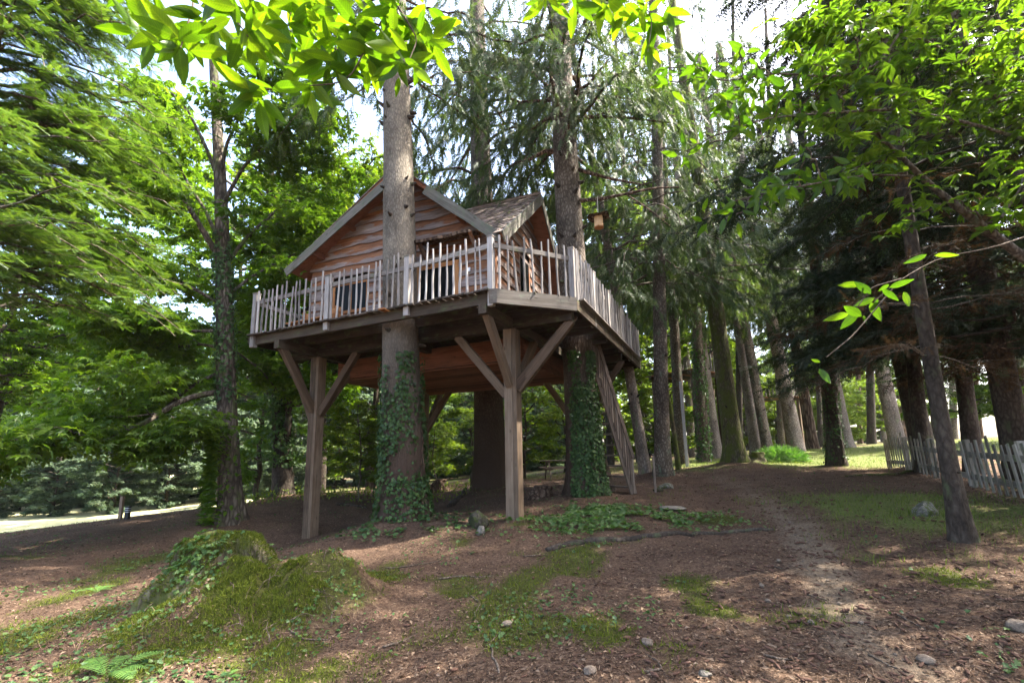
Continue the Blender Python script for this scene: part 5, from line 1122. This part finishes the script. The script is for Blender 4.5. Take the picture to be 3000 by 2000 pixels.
# spruce cones
def cone_mesh(seed):
    rg = np.random.default_rng(seed); L = 9; K = 9; V = []; F = []
    for i in range(L):
        t = i/(L-1); r = .30*math.sin(math.pi*(.12+.86*t))**.7*(1 if i % 2 else .72)
        for k in range(K): a = (k+.5*(i % 2))*2*math.pi/K; V.append((r*math.cos(a)*rg.uniform(.88, 1.12), (t-.5)*1.5-(.05 if i % 2 else 0), r*math.sin(a)*rg.uniform(.88, 1.12)))
    for i in range(L-1):
        for k in range(K): F.append((i*K+k, i*K+(k+1) % K, (i+1)*K+(k+1) % K, (i+1)*K+k))
    return mesh_np('spruce_cone', np.array(V), np.array(F))
CM = [cone_mesh(s) for s in range(3)]
for c_ in CM: c_.materials.append(M_cone)
cnt = 0; x, y = scatter(1500, 3.3, 11, pw=2); pd = sseg(x, y, PATH); pr = np.exp(-(pd/1.1)**2)*.9+.14*(x > .2)+.04; pr *= np.clip((y-2)/5, .35, 1); k = rng.random(len(x)) < pr*1.3; x, y = x[k][:285], y[k][:285]
for xx, yy in zip(x, y):
    s = rng.uniform(.042, .066); M = Matrix.Translation((xx, yy, float(ground(xx, yy))+s*.28)) @ Matrix.Rotation(rng.uniform(0, 6.28), 4, 'Z') @ Matrix.Rotation(rng.normal(0, .25), 4, 'X') @ Matrix.Scale(s, 4)
    tag(obj('spruce_cone', CM[cnt % 3], None, None, M), 'small dark brown spruce cone lying on the forest floor', 'cone', 'spruce cones on the ground'); cnt += 1
x, y = scatter(5200, 3.3, 16, pw=2); pd = sseg(x, y, PATH); k = rng.random(len(x)) < np.exp(-(pd/1.5)**2)*.75+.05*(x > 0); x, y = x[k], y[k]; n = len(x)
cv = np.empty(len(CM[0].vertices)*3, np.float32); CM[0].vertices.foreach_get('co', cv); cv = cv.reshape(-1, 3); cf_ = np.array([[p.vertices[q] for q in range(4)] for p in CM[0].polygons])
sel = np.r_[0:9, 18:27, 36:45, 54:63, 72:81]; cv = cv[sel]; cf_ = np.array([(i*9+k, i*9+(k+1) % 9, (i+1)*9+(k+1) % 9, (i+1)*9+k) for i in range(4) for k in range(9)])
g = Acc(); h = rng.uniform(0, 6.28, n); D_ = np.stack([np.cos(h), np.sin(h), rng.normal(0, .2, n)], -1); X, Y, Z = frames(D_, np.tile(UP, (n, 1))); sz = rng.uniform(.03, .058, n); g.inst((cv, cf_), np.stack([x, y, ground(x, y)+sz*.28], -1), X, Y, Z, sz, rng.random(n)); stuff('spruce_cones', g, M_cone, 'more spruce cones and cone scales scattered over the path and the floor')
# litter caught on the mound: twigs, straw and creeping leaves
g = Acc()
for k in range(70):
    a = rng.uniform(0, 6.28); q0 = np.array([STUMP[0]+rng.normal(.25, .75), STUMP[1]+rng.normal(-.1, .55)]); L = rng.uniform(.1, .38); n = 7; h = a+np.cumsum(rng.normal(0, .3, n)); pp = q0+np.cumsum(np.stack([np.cos(h), np.sin(h)], -1)*L/n, 0); z = ground(pp[:, 0], pp[:, 1])+.012+np.abs(np.sin(np.linspace(0, 3.1, n)))*rng.uniform(0, .06); g.tube(np.c_[pp, z], np.linspace(.005, .002, n), 4)
stuff('twig_litter', g, M_stick, 'thin dead twigs and roots lying over the mossy mound')
x = STUMP[0]+rng.normal(.2, .85, 2600); y = STUMP[1]+rng.normal(-.1, .6, 2600); k = fbm(x*2+50, y*2+8) > .46; x, y = x[k], y[k]; n = len(x); g = Acc(); flatset(g, TIV, x, y, rng.uniform(.018, .05, n), .3, .4, rng.random(n), .025); stuff('mound_ivy', g, M_ivylt, 'small ivy and clover creeping over the mossy mound')
x = STUMP[0]+rng.normal(.2, .9, 2200); y = STUMP[1]+rng.normal(-.1, .65, 2200); k = fbm(x*2.6+5, y*2.6+28) > .5; x, y = x[k], y[k]; n = len(x); g = Acc(); D_ = rng.normal(0, .8, (n, 3))+UP*.7; X, Y, Z = frames(D_, rng.normal(0, 1, (n, 3))); g.inst((TB[0]*np.array([.6, 1, 1]), TB[1]), np.stack([x, y, ground(x, y)-.005], -1), X, Y, Z, rng.uniform(.05, .14, n), rng.beta(2, 2, n)); stuff('dry_grass', g, M_litter, 'dry grass stems hanging over the mossy mound')
# ================================================================== FENCE, FURNITURE, SIGNS
fa = P(2040, 1079, 16.2); fb_ = P(2352, 1150, 8.25); fdir = fa-fb_; fdir[2] = 0; FL = np.linalg.norm(fdir); fdir /= FL; fn = np.array([-fdir[1], fdir[0], 0]); 
if fn[0] > 0: fn = -fn
def fpt(s, h=0, o=0): q = fb_+fdir*s+fn*o; return np.array([q[0], q[1], float(ground(q[0], q[1]))+h])
FE = thing('picket_fence', fpt(0), 'weathered grey picket fence along the right side behind the slim dark trunk', 'fence')
s = -2.2; tl = -fdir*.1
while s < FL:
    gap = 2.2 < s < 3.8
    h = .95+rng.normal(0, .025)+(.2 if rng.random() < .04 else 0); w = rng.uniform(.08, .11); le = fdir*(rng.normal(.10, .015)+.12*max(0, 1-s/5))*h
    if not (gap and rng.random() < .8):
        p0 = fpt(s, .04, .03); plank('picket', p0, p0+UP*h+fdir*.1*h*0+le*1.0, w, .02, fn, M_fence, FE, cut1=(0, rng.uniform(-.02, .03)))
    s += rng.uniform(.255, .285)
ss = np.linspace(-2.4, FL, 6)
for a, b in zip(ss[:-1], ss[1:]):
    for h, w in ((.25, .12), (.72, .12)): plank('fence_rail', fpt(a-.03, h, -.0), fpt(b+.03, h, 0), w, .03, fn, M_fence, FE, seg=3, warp=.004)
for a in ss: plank('fence_post', fpt(a, -.2, -.06), fpt(a, 1.02, -.06)+fdir*.06, .1, .1, fdir, M_fence, FE)
# the second run of fence behind it
FE2 = thing('picket_fence', fpt(3, 0, -5), 'second picket fence further back seen through the dark trunks', 'fence'); q0, q1 = fpt(-3, 0, -7), fpt(7, 0, -4.2)
for t in np.linspace(0, 1, 44):
    p = q0+(q1-q0)*t; p[2] = float(ground(p[0], p[1])); plank('picket', p, p+UP*rng.uniform(.85, 1.0), .08, .02, fn, M_fence, FE2)
for h in (.3, .75):
    a, b = q0.copy(), q1.copy(); a[2] = float(ground(a[0], a[1]))+h; b[2] = float(ground(b[0], b[1]))+h; plank('fence_rail', a, b, .09, .03, fn, M_fence, FE2)
# bird house hanging from a spruce bough
bq = P(1375, 508, 10.4); sc = 10.4/1050*1.0
BH = thing('bird_house', bq, 'small pale hexagonal bird house hanging on a cord right of the dark spruce trunk', 'bird house')
def ngon(n, r0, r1, z0, z1, mat, nm, par, jag=0):
    a = np.arange(n)*2*math.pi/n+.2; V = np.r_[np.c_[r0*np.cos(a), r0*np.sin(a), np.full(n, z0)], np.c_[r1*np.cos(a), r1*np.sin(a), np.full(n, z1)], [[0, 0, z0], [0, 0, z1]]]; V[:n] += rng.normal(0, jag, (n, 3))
    k = np.arange(n); k2 = (k+1) % n; return obj(nm, mesh_np(nm, V, [np.c_[np.full(n, 2*n), k2, k], np.c_[np.full(n, 2*n+1), n+k, n+k2], np.c_[k, k2, n+k2, n+k]]), mat, par, WM[BH.name])
body = ngon(6, .115, .115, -.15, .12, M_pine, 'body', BH); ngon(6, .122, .122, -.172, -.15, M_orange, 'floor', BH); rf_ = ngon(14, .255, .03, .10, .19, M_bark_brown, 'roof', BH, .02)
V, F = tube(np.array([[0, 0, .18], [0, 0, .66]]), .006, 5); obj('cord', mesh_np('cord', V, F), M_rope, BH, WM[BH.name])
# bough that carries it and others like it on that trunk
Wb = Acc()
for pix, r0 in (([(1333, 460, 11.5), (1375, 458, 10.45), (1440, 445, 10.1), (1500, 432, 9.9), (1560, 430, 9.8)], .055), ([(1330, 390, 11.6), (1400, 410, 11), (1480, 425, 10.6)], .06), ([(1325, 270, 11.6), (1420, 268, 11.2), (1560, 285, 10.8)], .06), ([(1318, 215, 11.6), (1350, 195, 11.3), (1400, 135, 11)], .07), ([(1440, 447, 10.1), (1490, 480, 10.), (1540, 520, 9.9)], .02)):
    limb(None, None, Wb, [], [(a, b, c) for a, b, c in pix], r0, .015, kids=1, lvl=0)
Wb.v = [v-b3 for v in Wb.v]; obj('bough', Wb.mesh('bough', True), M_bark_brown, t3, WM[t3.name])
# picnic table
pq = P(1300, 1108, 19.5); pq[2] = float(ground(pq[0], pq[1])); PT = thing('picnic_table', pq, 'brown picnic table with benches half hidden by the ivy trunk', 'table')
ex = np.array([1, .12, 0]); ex /= np.linalg.norm(ex); ey = np.array([-ex[1], ex[0], 0])
for k in range(5): plank('table_board', pq+ey*(-.3+.15*k)-ex*1.0+UP*.74, pq+ey*(-.3+.15*k)+ex*1.0+UP*.74, .14, .04, UP, M_stair, PT)
for s in (-.72, .72):
    for k in (-.07, .08): plank('bench_board', pq+ey*(s+k)-ex*1.0+UP*.45, pq+ey*(s+k)+ex*1.0+UP*.45, .14, .04, UP, M_stair, PT)
for s in (-.75, .75):
    plank('cross_beam', pq+ex*s-ey*.8+UP*.4, pq+ex*s+ey*.8+UP*.4, .05, .1, ex, M_stair, PT); plank('cross_beam', pq+ex*s-ey*.35+UP*.7, pq+ex*s+ey*.35+UP*.7, .05, .08, ex, M_stair, PT)
    for t in (-1, 1): plank('leg', pq+ex*s+ey*t*.62-UP*.03, pq+ex*s+ey*t*.25+UP*.7, .1, .05, ex, M_stair, PT)
# posts in the field
def stake(nm, px, py, Y, h, w, mat, label, cat, bands=None):
    b = P(px, py, Y); b[2] = float(ground(b[0], b[1])); r = thing(nm, b, label, cat); plank('shaft', b-UP*.1, b+UP*h, w, w, np.array([1., 0, 0]), mat, r)
    plank('cap', b+UP*(h+.012)-np.array([w*.55, 0, 0]), b+UP*(h+.012)+np.array([w*.55, 0, 0]), w*1.1, .024, UP, mat, r)
    for z in bands or []: plank('band', b+UP*z, b+UP*(z+.014), w*1.06, w*1.06, np.array([1., 0, 0]), M_white, r)
    return r
stake('field_post', 275, 1196, 15.2, .72, .085, M_post, 'pale wooden post at the edge of the bright field, taller of two', 'post'); stake('field_post', 291, 1196, 15.2, .36, .11, M_black, 'short black post with white bands at the edge of the bright field', 'post', [.2, .26, .32]); stake('field_post', 476, 1174, 16.8, .5, .09, M_white, 'white post beside the chestnut trunk at the edge of the field', 'post')
stake('lamp_pole', 1580, 1086, 18.5, 3.4, .09, M_pole, 'thin pale pole between the upright grey trunk and the mossy trunk', 'pole'); stake('sign_stake', 1506, 1132, 12.6, .95, .05, M_stair, 'thin weathered stake just right of the stairs', 'stake'); stake('garden_post', 1562, 1092, 17, 1.0, .11, M_bark_moss, 'short mossy post beside the thin pale pole', 'post')
# green assembly point sign far off
b = P(686, 1146, 24); b[2] = float(ground(b[0], b[1])); zs = P(686, 1139, 24)[2]; SG = thing('assembly_sign', b, 'small green assembly point sign with white pictogram left of the ivy clad dark trunk', 'sign')
plank('sign_pole', b, np.array([b[0], b[1]+.03, zs]), .04, .04, np.array([1., 0, 0]), M_pole, SG)
pb = np.array([b[0]-.18, b[1], zs]); bd = plank('sign_board', pb, pb+np.array([.36, 0, 0]), .24, .015, np.array([0, -1., 0]), M_green, SG)
def quadm(nm, pts, mat, par): 
    pts = np.array(pts); obj(nm, mesh_np(nm, pts-pts[0], np.array([(0, 1, 2, 3)])), mat, par, Matrix.Translation(Vector(pts[0])))
c0 = pb+np.array([.18, -.011, 0])
for sx in (-1, 1):
    for sz in (-1, 1): quadm('arrow', [c0+np.array([sx*.14, 0, sz*.09]), c0+np.array([sx*.08, 0, sz*.09]), c0+np.array([sx*.075, 0, sz*.045]), c0+np.array([sx*.14, 0, sz*.05])], M_white, bd)
quadm('figure', [c0+np.array([-.03, 0, -.06]), c0+np.array([.03, 0, -.06]), c0+np.array([.02, 0, .05]), c0+np.array([-.02, 0, .05])], M_white, bd)
plank('lower_board', pb-UP*.19, pb+np.array([.36, 0, -.19]), .1, .015, np.array([0, -1., 0]), M_redp, SG)
# two more tree houses far off in the wood
def far_house(px, py, Y, w, label, seed):
    c = P(px, py, Y); g = np.array([c[0], c[1], float(ground(c[0], c[1]))]); r = thing('tree_house', g, label, 'tree house'); dx = np.array([.8, .6, 0]); dy = np.array([-.6, .8, 0])
    for k in range(8): plank('deck_board', c-dx*w/2+dy*(-w/2+w*(k+.5)/8), c+dx*w/2+dy*(-w/2+w*(k+.5)/8), w/8*.94, .06, UP, M_deck if k % 3 else M_red, r)
    for s in (-1, 1): plank('beam', c-dx*w/2+dy*s*w*.4-UP*.13, c+dx*w/2+dy*s*w*.4-UP*.13, .12, .18, UP, M_beam, r)
    n = 12
    for k in range(n+1):
        for a, b_ in ((dx, -dy), (dy, dx)):
            q = c+a*(k/n-.5)*w+b_*w/2+UP*.03; plank('picket', q, q+UP*rng.uniform(.95, 1.1), .07, .03, b_, M_picket, r)
    for sx in (-1, 1):
        for sy in (-1, 1): q = c+dx*sx*w*.4+dy*sy*w*.4; plank('support_post', np.array([q[0], q[1], float(ground(q[0], q[1]))-.1]), q-UP*.2, .16, .16, dx, M_brace, r)
    return r
far_house(1572, 862, 27, 3.2, 'distant tree house deck between the upright grey trunk and the mossy trunk', 1); far_house(1772, 915, 32, 3.0, 'distant railed deck on posts behind the pale trunk and the fern mound', 2)
# ================================================================== CHESTNUT SPRAYS HANGING INTO THE PICTURE
def big_leaf(seed):
    rg = np.random.default_rng(seed); n = 13; t = np.linspace(0, 1, n); w = .178*np.sin(np.pi*t**.8)**.85*(1-.12*t); dr = rg.uniform(.1, .28); V = []; F = []
    tw = rg.normal(0, .12)
    for i in range(n):
        z = -dr*t[i]**2+.02*math.sin(6*t[i]+seed); sx = w[i]; y = t[i]
        fz = .03*sx/.18
        V += [(-sx*1.0, y+(.018 if i % 2 else -.004), z+fz+tw*t[i]*.2), (-sx*.5, y-.015, z+fz*.3+.006*(i % 2)), (0, y-.03, z), (sx*.5, y-.015, z+fz*.3+.006*(i % 2)), (sx, y+(.018 if i % 2 else -.004), z+fz-tw*t[i]*.2)]
    for i in range(n-1):
        for k in range(4): F.append((i*5+k, i*5+k+1, (i+1)*5+k+1, (i+1)*5+k))
    return mesh_np('leaf', np.array(V), np.array(F), smooth=True)
BLF = [big_leaf(s) for s in range(9)]
for q in BLF: q.materials.append(M_chleaf)
M_chshade = leafmat('chestnut_leaf_shaded', (.03, .075, .010), (.05, .105, .012), (.085, .145, .016), .5, (1.5, 1.6, .35), .4, .3, objrand=True, veins=True)  # darker copy of the chestnut leaf, shade put into its colour
def spray(root, tip, h, n, size, spread=3.4, pitch=-.35, side=None, mat=None):
    """a fan of leaves hanging round the end of a twig; h swings the fan sideways"""
    v = norm(tip-CAM); rt = norm(np.cross(v, UP)); dn = -np.cross(rt, v)
    for k in range(n):
        a = h+(k/max(1, n-1)-.5)*spread+rng.normal(0, .16); d = math.cos(a)*dn+math.sin(a)*rt+v*rng.normal(.12, .3); d = norm(d)
        X, Y, Z = frames(d[None], (-v*1.0+UP*-.25+rng.normal(0, .38, 3))[None]*-1.); s = size*rng.choice([rng.uniform(.45, .75), rng.uniform(.8, 1.2)], p=[.35, .65]); p = tip+d*.02+rng.normal(0, .03, 3)
        M = Matrix(np.r_[np.c_[X[0]*s*rng.uniform(.85, 1.15), Y[0]*s, Z[0]*s, p], [[0, 0, 0, 1]]].tolist()); o_ = obj('leaf', BLF[rng.integers(len(BLF))], None, root, M)
        if mat is not None: overmat(o_, mat)
def twigs(root, pl, r0, r1=.003, n=14):
    g = Acc()
    for pix in pl:
        pts = np.array([P(*q) for q in pix]); t = np.linspace(0, 1, len(pts)); tt = np.linspace(0, 1, n); p = np.stack([np.interp(tt, t, pts[:, k]) for k in range(3)], -1); p[1:-1] = (p[:-2]+2*p[1:-1]+p[2:])/4; g.tube(p-np.array(WM[root.name].translation), np.linspace(r0, r1, n), 6)
    obj('twig', g.mesh('twig', True), M_twig, root, WM[root.name])
CB = thing('chestnut_branch', P(700, -260, 2.5), 'leafy chestnut branch hanging in from the top left with bright backlit leaves', 'branch')
SPR = [(418, 105, 2.15, 8), (335, 75, 2.2, 5), (398, 55, 2.3, 5), (470, 30, 2.2, 6), (555, 65, 2.2, 7), (590, 75, 2.3, 4), (660, 55, 2.35, 6), (720, 15, 2.3, 6), (770, 95, 2.45, 6), (815, 60, 2.4, 6), (600, 205, 2.25, 8), (705, 195, 2.5, 6), (760, 160, 2.45, 6), (838, 130, 2.5, 7), (905, 20, 2.4, 7), (930, 145, 2.4, 7), (935, 75, 2.5, 6), (980, 95, 2.5, 5), (975, 20, 2.4, 5), (850, 5, 2.4, 6), (880, 100, 2.6, 6), (540, -10, 2.2, 6), (640, -5, 2.3, 6), (690, 120, 2.5, 5), (300, -20, 2.2, 4), (470, 95, 2.5, 4), (740, 60, 2.6, 5), (620, 115, 2.6, 4)]
for px, py, Y, n in SPR: spray(CB, P(px, py, Y), rng.normal(0, .5), int(n*1.5)+1, .195*Y/2.3, 4.4)
twigs(CB, [[(440, -90, 2.3), (445, 10, 2.25), (430, 60, 2.2), (415, 110, 2.15)], [(700, -260, 2.5), (590, -60, 2.4), (520, 20, 2.3), (480, 40, 2.25), (420, 75, 2.2)], [(500, 10, 2.3), (545, 50, 2.25), (570, 85, 2.2)], [(940, -200, 2.5), (905, 0, 2.45), (870, 60, 2.5), (830, 130, 2.5), (800, 190, 2.5), (740, 195, 2.45), (610, 205, 2.3)], [(905, 0, 2.45), (960, 90, 2.45), (935, 150, 2.4)], [(830, 130, 2.5), (760, 110, 2.5), (700, 60, 2.4)], [(700, -260, 2.5), (680, -40, 2.4), (662, 60, 2.35)]], .007)
CB2 = thing('chestnut_branch', P(1430, -260, 3.0), 'small chestnut spray hanging in at the top edge right of the middle trunk', 'branch')
for px, py, Y, n in [(1262, -8, 2.9, 6), (1320, -12, 3, 6), (1385, 10, 3, 7), (1440, -5, 3, 6), (1478, 30, 3, 6), (1505, 55, 3, 6), (1490, 110, 3, 5), (1530, 20, 3, 5), (1430, 40, 3.1, 4)]: spray(CB2, P(px, py, Y), rng.normal(0, .5), n, .2, 3.6)
twigs(CB2, [[(1430, -260, 3), (1440, -40, 3), (1500, 40, 3), (1488, 120, 3)], [(1430, -100, 3), (1380, 0, 3), (1300, -20, 2.95), (1262, -5, 2.9)]], .006)
# ---- chestnut at the right, limbs crossing the corner
RB = np.array([5.6, 4.3, float(ground(5.6, 4.3))]); RC = thing('chestnut_tree', RB, 'young chestnut on the right with slanting limbs and glossy leaves across the upper corner', 'tree')
WR = Acc(); tpr = []
def rl_(pix, r0, r1, kids=8, lvl=1, sub=1.2): limb(None, None, WR, tpr, pix, r0, r1, kids, lvl, sub)
rl_([(2700, 860, 5.0), (2352, 592, 4.6), (2230, 500, 4.4), (2130, 420, 4.3), (2060, 350, 4.2), (2010, 305, 4.15)], .055, .012, 5, 1)
rl_([(2600, 600, 4.8), (2345, 290, 4.5), (2300, 240, 4.4), (2240, 150, 4.4), (2190, 40, 4.4), (2170, -60, 4.4)], .035, .018, 14)
rl_([(2560, 520, 4.8), (2345, 300, 4.6), (2310, 150, 4.6), (2285, 0, 4.6), (2270, -90, 4.6)], .025, .014, 8)
rl_([(2352, 320, 4.5), (2200, 275, 4.2), (2050, 250, 4.0), (1900, 260, 3.8), (1760, 270, 3.7), (1650, 310, 3.6)], .016, .005, 12, 1, .9)
rl_([(2200, -200, 4.2), (2080, 60, 4.0), (2010, 160, 3.9), (1900, 180, 3.8), (1780, 165, 3.7), (1640, 195, 3.6), (1590, 150, 3.6)], .014, .004, 12, 1, .9)
rl_([(2100, 405, 4.3), (2000, 400, 4.0), (1880, 420, 3.9), (1780, 440, 3.8), (1690, 460, 3.8)], .012, .004, 10, 1, .8)
rl_([(2230, 150, 4.4), (2120, 90, 4.2), (2000, 70, 4), (1860, 60, 3.9)], .014, .005, 10, 1, .8)
rl_([(2300, 500, 4.5), (2352, 420, 4.4), (2420, 330, 4.4)], .014, .005, 6, 1, .8)
T = np.concatenate(tpr); ntw = len(T); WRv = [v-RB for v in WR.v]; WR.v = WRv
PXR = np.array([PX(q[:3])[:2] for q in T]); cl = 0
order = np.argsort(((T[:, :3]-CAM)**2).sum(1)); left = []
inreg = (PXR[:, 0] > 1530) & (PXR[:, 0] < 2420) & (PXR[:, 1] > -60) & (PXR[:, 1] < 560)
nl = 0
for k in order:
    if not inreg[k] or rng.random() < .12: continue
    if nl < 285:
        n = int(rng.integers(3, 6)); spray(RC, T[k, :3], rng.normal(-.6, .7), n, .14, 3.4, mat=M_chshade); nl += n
    else: left.append(T[k:k+1])
GR = Acc(); leaf_tips(GR, left, .15, 6, .16)
GR.v = [v-RB for v in GR.v]
add_crown(RC, WR, GR, M_bark_mid, M_chmass)
me, c, ra = trunk_mesh('trunk', RB, RB+np.array([-.2, .2, 4.2]), .1, .05, .3, .3, k=12, n=16); obj('trunk', me, M_bark_mid, RC, WM[RC.name])
# one drooping twig with leaves in front of the dark firs
DT = thing('chestnut_branch', P(2400, 640, 3.4), 'drooping chestnut twig with large leaves in front of the dark firs', 'branch')
twigs(DT, [[(2420, 520, 3.5), (2280, 570, 3.4), (2160, 590, 3.35), (2070, 640, 3.3), (2010, 690, 3.3)], [(2070, 640, 3.3), (2000, 660, 3.3), (1960, 720, 3.3)], [(2070, 640, 3.3), (1960, 770, 3.25), (1898, 820, 3.2)]], .006)
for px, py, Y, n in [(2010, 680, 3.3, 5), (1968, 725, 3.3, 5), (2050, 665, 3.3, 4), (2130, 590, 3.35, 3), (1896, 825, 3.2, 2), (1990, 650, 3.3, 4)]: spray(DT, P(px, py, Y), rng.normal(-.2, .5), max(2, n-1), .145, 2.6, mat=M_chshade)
print('leaves right', nl, 'mass', len(left), 'objects', len(bpy.data.objects), 'tris', sum(len(m.polygons) for m in bpy.data.meshes))
# ================================================================== WOODLAND HAZE
import bmesh
bm = bmesh.new(); bmesh.ops.create_cube(bm, size=1.); hz = bpy.data.meshes.new('haze'); bm.to_mesh(hz); bm.free()
m, nt, out = newmat('haze_air'); pv = N(nt, 'ShaderNodeVolumePrincipled'); pv.inputs['Density'].default_value = .00016; pv.inputs['Color'].default_value = (.88, .94, 1.0, 1); pv.inputs['Anisotropy'].default_value = .35
nt.links.new(pv.outputs[0], out.inputs['Volume']); m.cycles.homogeneous_volume = True
z0, z1 = float(GZ.min())-1.5, 34.
tag(obj('haze', hz, m, None, Matrix.Translation((0, 0, (z0+z1)/2)) @ Matrix.Diagonal((860, 860, z1-z0, 1))), 'thin bright haze hanging between the trees', kind='stuff')
cy.volume_bounces = 1
